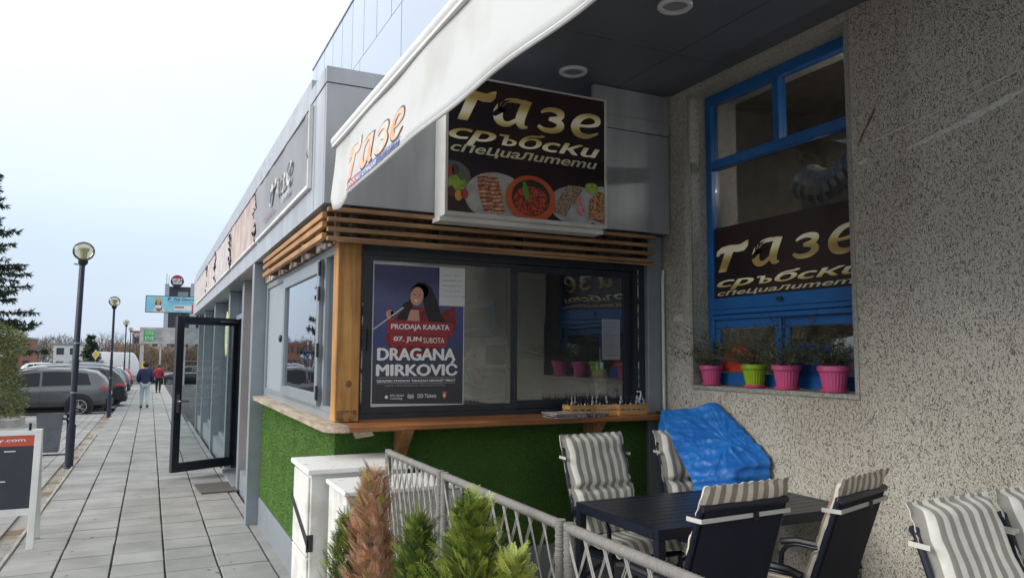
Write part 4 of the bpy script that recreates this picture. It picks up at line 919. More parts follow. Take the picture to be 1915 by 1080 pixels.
flat(fp, [ell(1.44, 1.408, .011, .012, 14)], WHITEP, 'printed_emblem', ps, .006)
flat(fp, [[(1.585, 1.40), (1.61, 1.392), (1.635, 1.40), (1.63, 1.425), (1.61, 1.42), (1.59, 1.427)]], MATS['grey_print'], 'printed_emblem', ps, .006)
flat(fp, [[(1.84, 1.435), (1.855, 1.44), (1.87, 1.435), (1.868, 1.40), (1.855, 1.385), (1.842, 1.40)]], mat('crest', (.5, .15, .12), .5), 'printed_crest', ps, .006)
flat(fp, [ell(1.855, 1.412, .008, .010, 10)], WHITEP, 'printed_crest', ps, .007)
flat(fp, [[(1.372, 1.536), (1.935, 1.534), (1.935, 1.537), (1.372, 1.539)], [(1.372, 1.498), (1.935, 1.496), (1.935, 1.499), (1.372, 1.501)]], MATS['grey_print'], 'printed_rule', ps, .006)
pp = thing('price_sheet', 'white price sheet taped over the top right corner of the concert poster', 'paper', (1.9, 4.89, 2.03))
build('sheet', W(pp).box(1.805, 1.998, 4.896, 4.8975, 2.035, 2.305), mat('sheet_white', (.62, .62, .62), .6), pp)
fq = Frame('Y', 4.8955, pp.location); GT = mat('type_grey', (.12, .12, .12), .6)
for i, s in enumerate(('Parter: 30 €', 'Tribina SEVER: 20 €', 'Tribina ZAPAD: 25 €', 'Fan pit: 40 €', 'ulaz iz Ulice 9. srpske brigade')):
    text_obj('lettering', s, fq, (1.90-.012*len(s)/4-.02, 2.245-.037*i, 1.90+.012*len(s)/4+.02, 2.255-.037*i), GT, pp, d=.0)
lst = thing('order_list', 'handwritten white order list hanging at the right edge of the kiosk window', 'paper', (3.28, 4.93, 1.7))
build('sheet', W(lst).box(3.19, 3.36, 4.958, 4.9595, 1.66, 1.98), MATS['sheet_white'], lst)
mb = W(lst)
for i in range(14): mb.box(3.205, 3.34-random.random()*.04, 4.9565, 4.957, 1.955-.02*i, 1.9575-.02*i)
build('written_line', mb, GT, lst)
# ================================================================== things on the counter
def crate(loc, L_, rz, label, wood_=CRATEW):
    t = thing('cutlery_crate', label, 'crate', loc, rz, 'small wooden crates on the counter')
    h, dd, th = .085, .115, .006
    for z in (.008, .048):
        for y in (-dd/2, dd/2): build('side_slat', MB().box(-L_/2, L_/2, y-th/2, y+th/2, z, z+.032), wood_, t)
        for x in (-L_/2, L_/2): build('end_slat', MB().box(x-th/2, x+th/2, -dd/2+th, dd/2-th, z, z+.032), wood_, t)
    for x in (-L_/2+.012, L_/2-.012):
        for y in (-dd/2+.01, dd/2-.01): build('corner_block', MB().box(x-.006, x+.006, y-.005, y+.005, 0, h), wood_, t)
    build('base_board', MB().box(-L_/2+.004, L_/2-.004, -dd/2+.004, dd/2-.004, 0, .006), wood_, t)
    return t
c1 = crate((2.87, 4.76, 1.251), .235, R(2), 'small wooden crate of shakers standing alone left on the counter')
c2 = crate((3.07, 4.74, 1.251), .17, R(-12), 'small wooden crate of dark bottles wedged in the middle of the counter group')
c3 = crate((3.26, 4.70, 1.251), .25, R(1), 'small wooden crate of glass shakers at the right end of the group')
BOT = glass('shaker_glass', (.5, .52, .5), .15); STEEL = MATS['steel']
ORD = ('first', 'second', 'third', 'fourth', 'fifth', 'sixth')
def shaker(x, y, i, top, a=0, b=0):
    t = thing('shaker', '%s shaker, %s from the left, %s row of the %s crate' % (('glass', 'dark oil')[i % 2], ORD[a], ('front', 'back')[b], ('left', 'middle', 'right')[top]), 'shaker', (x, y, 1.258), 0, 'shakers and oil bottles in the %s crate' % ('left', 'middle', 'right')[top])
    build('body', MB().lathe([(.014, 0), (.016, .01), (.016, .07), (.009, .085)], (0, 0, 0), 10), BOT if i % 2 == 0 else mat('oil', (.05, .035, .015), .2), t, smooth=True)
    build('cap', MB().lathe([(.011, .085), (.011, .10), (.004, .108), (.003, .135)], (0, 0, 0), 10), BLACK if i % 3 else STEEL, t, smooth=True)
n_ = 0
for ci, (cx, cy, L_) in enumerate(((2.87, 4.76, .235), (3.07, 4.74, .17), (3.26, 4.70, .25))):
    for a in range(4 + (ci > 0)*1):
        for b in range(2):
            shaker(cx-L_/2+.03+(L_-.06)*a/(3+(ci > 0)), cy-.027+.054*b, n_, ci, a, b); n_ += 1
t = thing('menu_pile', 'flat pile of menus and a dark checked folder on the counter', 'menus', (2.72, 4.70, 1.251))
for i in range(5): build('menu', MB().obox((random.uniform(-.01, .01), 0, .004+.007*i), .30, .20, .006, Matrix.Rotation(random.uniform(-.08, .08), 3, 'Z')), (mat('menu_cover', (.3, .28, .27), .6, c2=(.5, .48, .45), scale=20), BLACK, MATS['menu_cover'], mat('menu_red', (.25, .08, .06), .6), MATS['menu_cover'])[i], t)
build('checked_folder', MB().obox((.16, -.01, .012), .26, .19, .022, Matrix.Rotation(R(3), 3, 'Z')), mat('check', (.03, .03, .035), .6, c2=(.3, .3, .3), scale=70, lo=.48, hi=.54), t)
t = thing('sanitizer_bottle', 'clear pump bottle of hand gel at the right end of the counter', 'bottle', (3.44, 4.80, 1.251))
build('body', MB().lathe([(.03, 0), (.032, .01), (.032, .10), (.014, .12), (.014, .13)], (0, 0, 0), 14), mat('gel', (.45, .55, .60), .15), t, smooth=True)
build('label', MB().lathe([(.0325, .03), (.0327, .08)], (0, 0, 0), 14), mat('label_blue', (.25, .45, .55), .4), t, smooth=True)
build('pump', MB().tube([(0, 0, .13), (0, 0, .165), (-.035, 0, .165)], .006, 8), WHITEP, t)
t = thing('drink_dispenser', 'tall pale bottle with chrome pump standing behind the right kiosk pane', 'bottle', (3.22, 5.03, 1.30))
build('body', MB().lathe([(.055, 0), (.058, .02), (.058, .26), (.05, .285)], (0, 0, 0), 18), mat('dispenser', (.45, .36, .22), .3, c2=(.55, .5, .4), scale=9), t, smooth=True)
build('collar', MB().lathe([(.052, .285), (.052, .34)], (0, 0, 0), 18), STEEL, t, smooth=True)
build('pump', MB().tube([(0, 0, .34), (0, 0, .45)], .008, 8), STEEL, t)
build('window_shelf', W(kk).box(1.30, 3.56, 4.985, 5.16, 1.27, 1.295), DARK, kk)
mb = MB(off=(3.6, 4.66, 1.252)).grid(lambda a, b: (3.50+.17*a, 4.60+.10*b, 1.254+.03*abs(noise.noise((a*4, b*4, 3)))), 14, 8)
tag(build('green_cloth', mb, mat('cloth_green', (.03, .06, .025), .9), smooth=True), 'crumpled dark green cloth at the corner end of the counter', 'cloth')

# ================================================================== pots on the ledge
def spray(n, spread, hgt, seed, droop=.2, leaf=.012, lean=(0, 0), step=26):
    """thin twigs with small leaves: returns V, F for leaves (quads) """
    g = random.Random(seed); V = []; F = []; tw = MB()
    for i in range(n):
        a = g.uniform(0, 2*math.pi); el_ = g.uniform(.15, 1.25); L_ = hgt*g.uniform(.6, 1.1)
        d = Vector((math.cos(a)*math.cos(el_)*spread, math.sin(a)*math.cos(el_)*spread, math.sin(el_))) + Vector((lean[0], lean[1], 0))*g.uniform(.3, 1)
        p = Vector((g.uniform(-.02, .02), g.uniform(-.02, .02), 0)); pts = [p.copy()]
        for k in range(6):
            p = p + d*L_/6; d.z -= droop*.12; pts.append(p.copy())
        tw.tube(pts, [.0022*(1-k/8) for k in range(7)], 3, False)
        for k in range(step):
            t = k/step; i0 = min(int((.2+.8*t)*6), 5); q = pts[i0].lerp(pts[i0+1], (.2+.8*t)*6-i0 if (.2+.8*t)*6-i0 < 1 else 1)
            b = Vector((g.gauss(0, 1), g.gauss(0, 1), g.gauss(.3, 1))).normalized(); s_ = b.cross(Vector((g.gauss(0, 1), g.gauss(0, 1), g.gauss(0, 1)))).normalized()*leaf*.18
            l = leaf*g.uniform(.7, 1.5); j = len(V); V += [q, q+b*l*.5+s_, q+b*l, q+b*l*.5-s_]; F.append((j, j+1, j+2, j+3))
    return V, F, tw
PLG = mat('pot_plant_leaf', (.035, .06, .022), .7, c2=(.085, .10, .045), scale=25)
TWG = mat('twig', (.10, .07, .045), .9)
def pot(loc, r_, h_, cm, label, pl_label, seed, n, hgt, spread, lean, sau):
    t = thing('flower_pot', label, 'flower pot', loc, 0, 'flower pots on the window ledge')
    mb = MB(); N = 48; prof = [(.62, .0), (.66, .04), (.86, .72), (.9, .75), (.92, .76), (.94, .80), (1.0, .81), (1.0, .97), (.97, 1.0), (.90, 1.0), (.88, .9), (.0, .88)]
    V = []; F = []
    for i, (a, z) in enumerate(prof):
        for k in range(N):
            rr = r_*a*(1-.035*(k % 2)) if 1 <= i <= 2 else r_*a
            V.append((rr*math.cos(2*math.pi*k/N), rr*math.sin(2*math.pi*k/N), z*h_+.012))
    for i in range(len(prof)-1):
        for k in range(N): F.append((i*N+k, i*N+(k+1) % N, (i+1)*N+(k+1) % N, (i+1)*N+k))
    mb.add(V, F); build('pot', mb, cm, t)
    build('saucer', MB().lathe([(.66*r_, 0), (.80*r_, .004), (.84*r_, .022), (.81*r_, .022), (.76*r_, .008), (0.001, .008)], (0, 0, 0), 36), sau, t, smooth=True)
    build('potting_soil', MB().lathe([(.88*r_, h_*.91), (.001, h_*.93)], (0, 0, .012), 20), mat('peat', (.03, .022, .016), .95), t)
    p = thing('potted_shrub', pl_label, 'plant', (loc[0], loc[1], loc[2]+h_*.93+.012), 0, 'small shrubs growing in the ledge pots')
    V, F, tw = spray(n, spread, hgt, seed, lean=lean, leaf=.020); build('twig', tw, TWG, p)
    np_mesh('foliage', V, F, PLG, p, kind='stuff')
PINK = mat('pot_pink', (.60, .085, .23), .42, c2=(.50, .12, .22), scale=30, lo=.5, hi=.75); LIME = mat('pot_lime', (.26, .42, .012), .35); PINKD = mat('saucer_pink', (.60, .07, .17), .4)
zL = Zw0+.001
pot((3.80, 4.40, zL), .088, .135, PINK, 'smaller pink pot at the left end of the ledge', 'low drooping shrub in the leftmost pink pot', 11, 28, .24, 1.3, (-.15, .6), PINKD)
pot((3.80, 3.955, zL), .092, .150, LIME, 'lime green pot on a pink saucer', 'wide feathery shrub growing from the lime green pot', 12, 60, .40, 1.3, (-.15, .8), PINKD)
pot((3.795, 3.66, zL), .095, .150, PINK, 'pink pot beside the lime green pot', 'broad shrub leaning right from the pink pot beside the lime one', 13, 80, .42, 1.35, (-.15, -.7), PINKD)
pot((3.795, 3.28, zL), .098, .150, PINK, 'pink pot at the right end of the ledge', 'small upright leafy shrub in the rightmost pink pot', 14, 60, .26, .9, (0, .1), PINKD)

# ================================================================== garden furniture
NAVY = mat('frame_navy', (.018, .022, .038), .35, .2, var=.2); SLING = mat('sling', (.010, .013, .028), .75, var=.3, scale=8, bump=.2, bscale=300)
CUSH = stripe_mat('cushion_grey', (.76, .74, .67), (.31, .30, .265), 8)
CUSHB = stripe_mat('cushion_taupe', (.76, .69, .57), (.34, .27, .20), 8)
STRAP = mat('strap', (.56, .54, .49), .8)
def cushion_pts():
    # centre line (y,z) from the front of the seat to above the top of the backrest
    P = [(.27, .435), (.20, .455), (.0, .452), (-.13, .448), (-.175, .47), (-.21, .56), (-.29, .80), (-.36, 1.0), (-.395, 1.11), (-.405, 1.145)]
    return P
def chair(name='garden_chair', cush=CUSH, seed=0, sag=0.):
    t = thing(name, 'chair', 'chair')
    for s in (-1, 1):
        x = .265*s
        build('back_rail', MB().tube([(x*.93, -.16, .40), (x*.93, -.25, .68), (x*.93, -.365, 1.04)], .014, 8), NAVY, t, smooth=True)
        build('leg', MB().tube([(x, .24, 0), (x, .20, .30), (x, .17, .60), (x, .14, .645), (x, .08, .665), (x, -.15, .66), (x, -.22, .64), (x*.97, -.245, .60)], .014, 8), NAVY, t, smooth=True)
        build('leg', MB().tube([(x*.9, -.34, 0), (x*.9, -.1, .25), (x*.9, .12, .40)], .013, 8), NAVY, t, smooth=True)
        build('seat_rail', MB().tube([(x*.93, .24, .405), (x*.93, -.17, .395)], .013, 8), NAVY, t)
        build('armrest', MB().tube([(x, .17, .662), (x, .08, .682), (x, -.14, .678), (x, -.2, .66)], .020, 8), BLACK, t, smooth=True)
    build('crossbar', MB().tube([(-.24, .22, .12), (.24, .22, .12)], .010, 6), NAVY, t)
    build('seat_sling', MB().box(-.235, .235, -.17, .24, .398, .408), SLING, t)
    mb = MB(); A = Vector((0, -.185, .42)); B = Vector((0, -.37, 1.03)); n = Vector((0, -.96, -.29))*.006
    mb.add([(-.232, *(A-n)[1:]), (.232, *(A-n)[1:]), (.232, *(B-n)[1:]), (-.232, *(B-n)[1:]), (-.232, *(A+n)[1:]), (.232, *(A+n)[1:]), (.232, *(B+n)[1:]), (-.232, *(B+n)[1:])], [(0, 1, 2, 3), (7, 6, 5, 4), (0, 4, 5, 1), (1, 5, 6, 2), (2, 6, 7, 3), (3, 7, 4, 0)])
    build('back_sling', mb, SLING, t)
    build('top_bar', MB().tube([(-.25, -.372, 1.045), (.25, -.372, 1.045)], .019, 10), NAVY, t, smooth=True)
    # cushion
    P = [Vector((0, a, b)) for a, b in cushion_pts()]; D = [0]
    for i in range(1, len(P)): D.append(D[-1] + (P[i]-P[i-1]).length)
    def at(s):
        s *= D[-1]
        for i in range(1, len(P)):
            if s <= D[i] + 1e-9:
                k = (s-D[i-1])/(D[i]-D[i-1]); k = k*k*(3-2*k)*.35 + k*.65; p = P[i-1].lerp(P[i], k); d = (P[i]-P[i-1]).normalized(); return p, d
        return P[-1], (P[-1]-P[-2]).normalized()
    seams = (.30, .345, .66)
    def thick(a, b):
        e = min(a, 1-a, (b)*2.1, (1-b)*2.1); k = min(1, max(0, e-.035)/.10); k = math.sqrt(k)
        q = 1
        for s in seams: q *= 1-.8*math.exp(-((b-s)/.018)**2)
        for s in (.66,):      # tufts pulled in along the seam
            for c in (.28, .72): q *= 1-.75*math.exp(-((b-s)/.035)**2-((a-c)/.05)**2)
        return k*q
    def side(sgn):
        def fn(a, b):
            p, d = at(b); nrm = Vector((0, d.z, -d.y))*-1      # towards sitter
            nrm = Vector((0, d.z, -d.y)); nrm = nrm if (nrm.z > 0 or nrm.y > 0) else -nrm
            th = thick(a, b); wv = .006*noise.noise((a*4+seed, b*8, sgn*.5)) + .003*noise.noise((a*9, b*20+seed, 0))
            edge = 1 if (a < .04 or a > .96 or b > .98) else 0
            off = nrm*((.012 + (.052 if sgn > 0 else -.012)*th + wv) + edge*.010*noise.noise((a*7, b*30, seed)) + sgn*.0015)
            wdt = .255 + .006*math.sin(b*40+seed) + .004*noise.noise((b*20, seed, sgn))
            x = (a-.5)*2*wdt
            q = p + off + Vector((x, 0, 0)); q.z += edge*.004*math.sin(a*60)
            # head end sags forwards slightly
            if b > .9: q.y += sag*(b-.9)*1.2
            return q
        return fn
    mb = MB(); mb.grid(side(1), 34, 80, True); n0 = len(mb.v); mb.grid(side(-1), 34, 80, True)
    nu, nv = 34, 80
    ring = [i for i in range(nu+1)] + [(j*(nu+1)+nu) for j in range(1, nv+1)] + [nv*(nu+1)+i for i in range(nu-1, -1, -1)] + [j*(nu+1) for j in range(nv-1, 0, -1)]
    for i in range(len(ring)):
        a, b = ring[i], ring[(i+1) % len(ring)]; mb.f.append((a, b, b+n0, a+n0))
    c = build('cushion', mb, cush, t, smooth=True, ang=70)
    s_ = MB(); s_.box(-.262, .262, -.4, -.386, .955, .985)
    p0 = (-.268, -.30, .985); 
    mb = MB(); zz = 1.0; yb = -.386
    for (a, b) in ((( -.262, yb), (.262, yb)), ((.262, yb), (.266, -.30)), ((-.266, -.30), (-.262, yb))):
        mb.add([(a[0], a[1], zz-.016), (b[0], b[1], zz-.016), (b[0], b[1], zz+.004), (a[0], a[1], zz+.004)], [(0, 1, 2, 3)])
    st = build('strap', mb, STRAP, t); so = st.modifiers.new('t', 'SOLIDIFY'); so.thickness = .003
    build('buckle', MB().box(.03, .06, yb-.008, yb-.004, zz-.03, zz+.012), BLACK, st)
    return t
FZ = .1
def put(c, x, y, rz, label): c.location = (x, y, FZ); c.rotation_euler = (0, 0, R(rz)); c.scale = (1, 1, .925); tag(c, label, 'chair', 'high backed garden chairs with striped cushions'); return c
a_ = chair(seed=1); put(a_, 2.765, 4.02, 183, 'garden chair with grey striped cushion in front of the turf wall')
b_ = chair(seed=5); put(b_, 3.50, 4.00, 178, 'garden chair half hidden under the blue plastic sheet')
c_ = chair(cush=CUSHB, seed=9); put(c_, 2.30, 2.86, 3, 'garden chair seen from behind at the near left side of the table')
d_ = chair(cush=CUSHB, seed=13); put(d_, 2.88, 2.80, 17, 'garden chair seen from behind, turned and tilted beside the wall')
e_ = chair(seed=17); put(e_, 2.80, 1.50, 182, 'garden chair facing the camera in the lower right corner')
f_ = chair(seed=21); put(f_, 3.36, 1.52, 181, 'garden chair against the wall at the right picture edge')
# table
tb = thing('garden_table', 'dark slatted metal garden table between the striped chairs', 'table', (2.98, 3.46, FZ))
TX0, TX1, TY0, TY1, TZ = 2.29, 3.68, 3.06, 3.85, .84
build('apron', W(tb).box(TX0, TX1, TY0, TY0+.045, TZ-.055, TZ-.001).box(TX0, TX1, TY1-.045, TY1, TZ-.055, TZ-.001).box(TX0, TX0+.045, TY0+.045, TY1-.045, TZ-.055, TZ-.001).box(TX1-.045, TX1, TY0+.045, TY1-.045, TZ-.055, TZ-.001), NAVY, tb, bevel=.002)
ns = 9; sw_ = (TY1-TY0-.094)/ns
TS = mat('table_slat', (.022, .024, .032), .38, var=.3, scale=6, stretch=(1, 8, 1))
for i in range(ns):
    y = TY0+.047+sw_*i; build('slat', W(tb).box(TX0+.047, TX1-.047, y+.002, y+sw_-.003, TZ-.016, TZ-.002), TS, tb, bevel=.0015)
for x in (TX0, TX1-.045):
    for y in (TY0, TY1-.045): build('leg', W(tb).box(x, x+.045, y, y+.045, FZ, TZ-.056), NAVY, tb, bevel=.002)

# blue plastic sheet over a stack
tp = thing('plastic_sheet', 'crumpled glossy blue plastic sheet draped over furniture in the terrace corner', 'plastic sheet', (3.5, 4.1, FZ))
K = {'A': (3.42, 4.52, 1.30), 'B': (3.58, 4.36, 1.315), 'C': (3.655, 4.22, 1.372), 'D': (3.69, 3.72, 1.04), 'E': (3.55, 3.98, 1.13), 'F': (3.46, 3.80, .96), 'G': (3.26, 3.98, .86), 'H': (3.37, 4.40, 1.16), 'C2': (3.70, 4.22, 1.36), 'I': (3.69, 3.70, .6), 'J': (3.46, 3.76, .5), 'L': (3.26, 3.96, .5), 'N': (3.40, 4.58, 1.0), 'O': (3.66, 4.60, 1.25)}
vs = list(K.keys()); bm = bmesh.new(); bv = {k: bm.verts.new(Vector(K[k]) - tp.location) for k in vs}
for f_s in ('A B E H', 'B C E', 'H E G', 'E F G', 'C D E', 'D F E', 'D I J F', 'F J L G', 'C C2 D', 'A O B', 'B O C2 C', 'N A H'): bm.faces.new([bv[q] for q in f_s.split()])
bmesh.ops.recalc_face_normals(bm, faces=bm.faces); bmesh.ops.triangulate(bm, faces=bm.faces[:])
for _ in range(5): bmesh.ops.subdivide_edges(bm, edges=bm.edges[:], cuts=1, use_grid_fill=True, smooth=0)
bm.normal_update(); Ec = Vector(K['E']) - tp.location
for _ in range(2): bmesh.ops.smooth_vert(bm, verts=bm.verts[:], factor=.5, use_axis_x=True, use_axis_y=True, use_axis_z=True)
bm.normal_update()
for v in bm.verts:
    d = v.co - Ec; ang_ = math.atan2(d.z, d.y+.3*d.x); rr = d.length
    fold = (1-abs(noise.noise((ang_*6.5, 2.2+rr*2, 0)))*2)**3*.015*min(1, rr/.10)*max(0, 1-rr/.55)
    q = 1-abs(noise.noise(v.co*9+Vector((3, 1, 0)))); q2 = 1-abs(noise.noise(v.co*19))
    v.co += v.normal*(fold + .008*(q**5) + .003*(q2**3) - .01 + .006*math.sin(v.co.z*95+v.co.y*20)*(.5+.5*noise.noise(v.co*3))*(1 if v.co.y < -.05 else .3))
for fc in bm.faces: fc.smooth = True
me = bpy.data.meshes.new('sheet'); bm.to_mesh(me); bm.free(); BT = mat('blue_plastic', (.010, .125, .45), .45, c2=(.018, .18, .56), scale=5, bump=.35, bscale=30); me.materials.append(BT)
o = bpy.data.objects.new('sheet', me); col.objects.link(o); o.parent = tp

# ================================================================== rope fence
fn = thing('rope_fence', 'grey rattan wrapped terrace fence with crossed rope lattice', 'fence', (1.11, 2, FZ))
RAT = mat('rattan', (.275, .26, .24), .75, c2=(.17, .16, .15), scale=30, bump=.8, bscale=10, stretch=(1, 25, 1)); RATV = mat('rattan_post', (.27, .255, .235), .75, c2=(.17, .16, .15), scale=30, bump=.8, bscale=10, stretch=(1, 1, 30))
ROPE = mat('rope', (.24, .23, .21), .85, c2=(.34, .325, .30), scale=30)
FXX = 1.11; ps_ = [(3.72, 2.965), (2.915, 1.955), (1.905, .93), (.88, -.1)]
def wrapped(p0, p1, r_, seg):
    p0, p1 = Vector(p0), Vector(p1); pts = []; rs = []
    for i in range(seg*2+1): pts.append(p0.lerp(p1, i/(seg*2))); rs.append(r_*(1.0 if i % 2 else .88))
    return pts, rs
for (y0, y1) in ps_:
    pts, rs = wrapped((FXX, y0, 1.20), (FXX, y1, 1.20), .0165, 70); build('top_rail', W(fn).tube(pts, rs, 10), RAT, fn, smooth=True, ang=60)
    pts, rs = wrapped((FXX, y0, .20), (FXX, y1, .20), .018, 50); build('bottom_rail', W(fn).tube(pts, rs, 8), RAT, fn, smooth=True, ang=60)
    for y in (y0-.0, y1+.0):
        pts, rs = wrapped((FXX, y, .10), (FXX, y, 1.216), .0175, 60); build('post', W(fn).tube(pts, rs, 10), RATV, fn, smooth=True, ang=60)
    nst = 10; stp = (y0-y1)/nst
    for i in range(nst+5):
        for sg_ in (-1, 1):
            ya = y0 - stp*(i-2); yb = ya + sg_*stp*5.2
            za, zb = 1.187, .21
            # clip to the panel
            pa, pb = Vector((FXX+sg_*.006, ya, za)), Vector((FXX+sg_*.006, yb, zb))
            def clip(p, q, lim, hi):
                if (p.y > lim) == hi and (q.y > lim) == hi: return None
                if (q.y > lim) == hi: q = p.lerp(q, (lim-p.y)/(q.y-p.y))
                elif (p.y > lim) == hi: p = q.lerp(p, (lim-q.y)/(p.y-q.y))
                return p, q
            rr = clip(pa, pb, y0, True)
            if rr: rr = clip(rr[0], rr[1], y1, False)
            if not rr: continue
            for dy in (-.005, .005):
                A, B = rr[0]+Vector((0, dy, 0)), rr[1]+Vector((0, dy*random.uniform(-2, 1), 0)); M_ = (A+B)/2 + Vector((random.uniform(-.004, .004), 0, 0))
                build('cord', W(fn).tube([A, M_, B], .0026, 4), ROPE, fn)

# ================================================================== white cabinets
cb = thing('white_cabinet', 'worn white wooden cabinet with black strap standing against the kiosk corner', 'cabinet', (1.0, 4.5, 0), 0)
CW = mat('cab_white', (.68, .67, .63), .6, c2=(.46, .44, .39), scale=5, lo=.52, hi=.72, bump=.2, bscale=40)
CWT = mat('cab_top', (.74, .74, .72), .5, c2=(.40, .37, .33), scale=24, lo=.62, hi=.72)
build('body', W(cb).box(.845, 1.40, 4.32, 4.83, -.05, 1.02), CW, cb, bevel=.004)
build('top', W(cb).box(.82, 1.42, 4.29, 4.85, 1.021, 1.05), CWT, cb, bevel=.004)
build('door', W(cb).box(.833, .844, 4.345, 4.80, .56, 1.0), CW, cb, bevel=.003); build('door', W(cb).box(.833, .844, 4.345, 4.80, -.04, .55), CW, cb, bevel=.003)
build('strap', W(cb).add([(.826, 4.30, .62), (.826, 4.84, .80), (.826, 4.84, .84), (.826, 4.30, .665), (.832, 4.30, .62), (.832, 4.84, .80), (.832, 4.84, .84), (.832, 4.30, .665)], [(0, 1, 2, 3), (7, 6, 5, 4), (0, 4, 5, 1), (1, 5, 6, 2), (2, 6, 7, 3), (3, 7, 4, 0)]), BLACK, cb); build('strap_end', W(cb).box(.824, .86, 4.30, 4.316, .60, .69), BLACK, cb)
cb2 = thing('white_cabinet', 'white painted cabinet with chipped top in front of the strapped one', 'cabinet', (1.2, 4.0, 0))
build('body', W(cb2).box(.93, 1.57, 3.84, 4.25, -.05, .975), CW, cb2, bevel=.004); build('top', W(cb2).box(.915, 1.585, 3.82, 4.27, .976, 1.0), CWT, cb2, bevel=.004)
build('front_face_shade', W(cb2).box(.945, 1.56, 3.828, 3.838, .05, .97), mat('shaded_white', (.46, .44, .40), .8, c2=(.33, .31, .27), scale=6, stretch=(1, 1, 9)), cb2)  # white front face in shade, the shade painted as a grey sheet

# ================================================================== thuja shrubs in a trough
tr = thing('planter_trough', 'long planter trough holding the thuja shrubs along the rope fence', 'planter', (1.12, 2.6, 0))
tr.location = (.80, 2.30, 0); tr.rotation_euler = (0, 0, R(22))
build('trough', MB().box(-.14, .14, -.62, .55, -.02, .30), mat('trough_grey', (.2, .2, .2), .7), tr, bevel=.01)
def thuja(loc, H, Rr, cols, label, seed, nf, lean=(0, 0), sparse=0, cat='shrub', group=None):
    g = np.random.default_rng(seed); t = thing('thuja_shrub', label, cat, loc, 0, group)
    # frond template: flat fan with side branchlets (local x = along, y = across)
    tv = []; tf = []
    def leafq(a, b, wd):
        a = np.array(a); b = np.array(b); d = b-a; n = np.array([-d[1], d[0]])/ (np.linalg.norm(d)+1e-9)*wd; k = len(tv)
        mid = a*.45+b*.55
        tv.extend([(*a, 0), (*(mid+n), .002), (*b, -.001), (*(mid-n), .002)]); tf.append((k, k+1, k+2, k+3))
    leafq((0, 0), (1, 0), .020)
    for i in range(7):
        x = .12+.12*i; L_ = .46*(1-x*.62)
        for s in (-1, 1):
            e_ = (x+L_*.78, s*L_*.62); leafq((x, 0), e_, .023)
            if i < 5:
                mx_ = (x+L_*.4, s*L_*.31); leafq(mx_, (mx_[0]+L_*.45, mx_[1]+s*L_*.04), .018); leafq(mx_, (mx_[0]+L_*.12, mx_[1]+s*L_*.42), .018)
    tv = np.array(tv); tf = np.array(tf)
    zt = g.beta(1.25, 1.15, nf)*H; prof = Rr*(np.clip(1-zt/H, 0, 1)**.62)*(.75+.35*np.minimum(1, zt/H*6+.2))
    lumps = np.array([noise.noise((z*5, a_*1.3, seed)) for z, a_ in zip(zt, g.uniform(0, 6.28, nf))])
    ang = g.uniform(0, 2*np.pi, nf); lump = np.array([noise.noise((math.cos(a_)*1.6, math.sin(a_)*1.6, z*4+seed)) for z, a_ in zip(zt, ang)])
    rad = prof*np.sqrt(g.uniform(.1, 1, nf))*(1+.95*lump)
    P = np.stack([rad*np.cos(ang)+lean[0]*zt, rad*np.sin(ang)+lean[1]*zt, zt], 1)
    L_ = g.uniform(.032, .07, nf)*np.where(g.random(nf) < .04, 1.5, 1)*np.where(g.random(nf) < .05, 1.4, 1)
    D = np.stack([np.cos(ang)*.75, np.sin(ang)*.75, g.uniform(.8, 2.0, nf)], 1) + g.normal(0, .22, (nf, 3)); D /= np.linalg.norm(D, axis=1)[:, None]
    S = np.cross(D, np.stack([np.cos(ang), np.sin(ang), 0*ang], 1) + g.normal(0, .35, (nf, 3))); S /= np.linalg.norm(S, axis=1)[:, None]; N = np.cross(D, S)
    V = P[:, None, :] + (D[:, None, :]*tv[None, :, 0:1] + S[:, None, :]*tv[None, :, 1:2] + N[:, None, :]*(tv[None, :, 2:3]*4 - .12*tv[None, :, 0:1]**2))*L_[:, None, None]
    F = (tf[None] + (np.arange(nf)*len(tv))[:, None, None]).reshape(-1, 4)
    mi = np.repeat(g.choice(len(cols), nf, p=[c[1] for c in cols]), len(tf))
    np_mesh('foliage', V.reshape(-1, 3), F, cols[0][0], t, kind='stuff', mats=[c[0] for c in cols[1:]], mi=mi)
    mb = MB().tube([(0, 0, -.1), (lean[0]*H*.5, lean[1]*H*.5, H*.5), (lean[0]*H, lean[1]*H, H*.93)], [.014, .009, .003], 6)
    for i in range(int(14+sparse)):
        z = g.uniform(.05, .8)*H; a_ = g.uniform(0, 6.28); r0 = Rr*(1-z/H)**.6
        mb.tube([(lean[0]*z, lean[1]*z, z), (lean[0]*z+math.cos(a_)*r0*.6, lean[1]*z+math.sin(a_)*r0*.6, z+r0*1.0), (lean[0]*z+math.cos(a_)*r0*.8, lean[1]*z+math.sin(a_)*r0*.8, z+r0*1.9)], [.005, .003, .0015], 4)
    build('branch', mb, mat('bark_thuja', (.16, .10, .07), .9), t)
    return t
G1 = mat('thuja_green', (.17, .24, .03), .6, c2=(.27, .33, .05), scale=14); G2 = mat('thuja_dark', (.07, .13, .03), .6); G3 = mat('thuja_lime', (.40, .43, .08), .6); BR = mat('thuja_brown', (.52, .235, .14), .75, c2=(.62, .40, .27), scale=18); BR2 = mat('thuja_pale', (.42, .28, .17), .8)
GRP = 'thuja shrubs in front of the rope fence'
thuja((0.653, 2.652, .05), 1.064, 0.159, [(G1, .45), (G2, .45), (G3, .1)], 'dark green thuja partly hidden behind the dried brown one', 31, 1700, group=GRP)
thuja((0.704, 2.533, .05), 1.225, 0.179, [(BR, .62), (BR2, .28), (G3, .10)], 'dried out rusty brown thuja left of the green ones', 32, 2300, sparse=20, group=GRP)
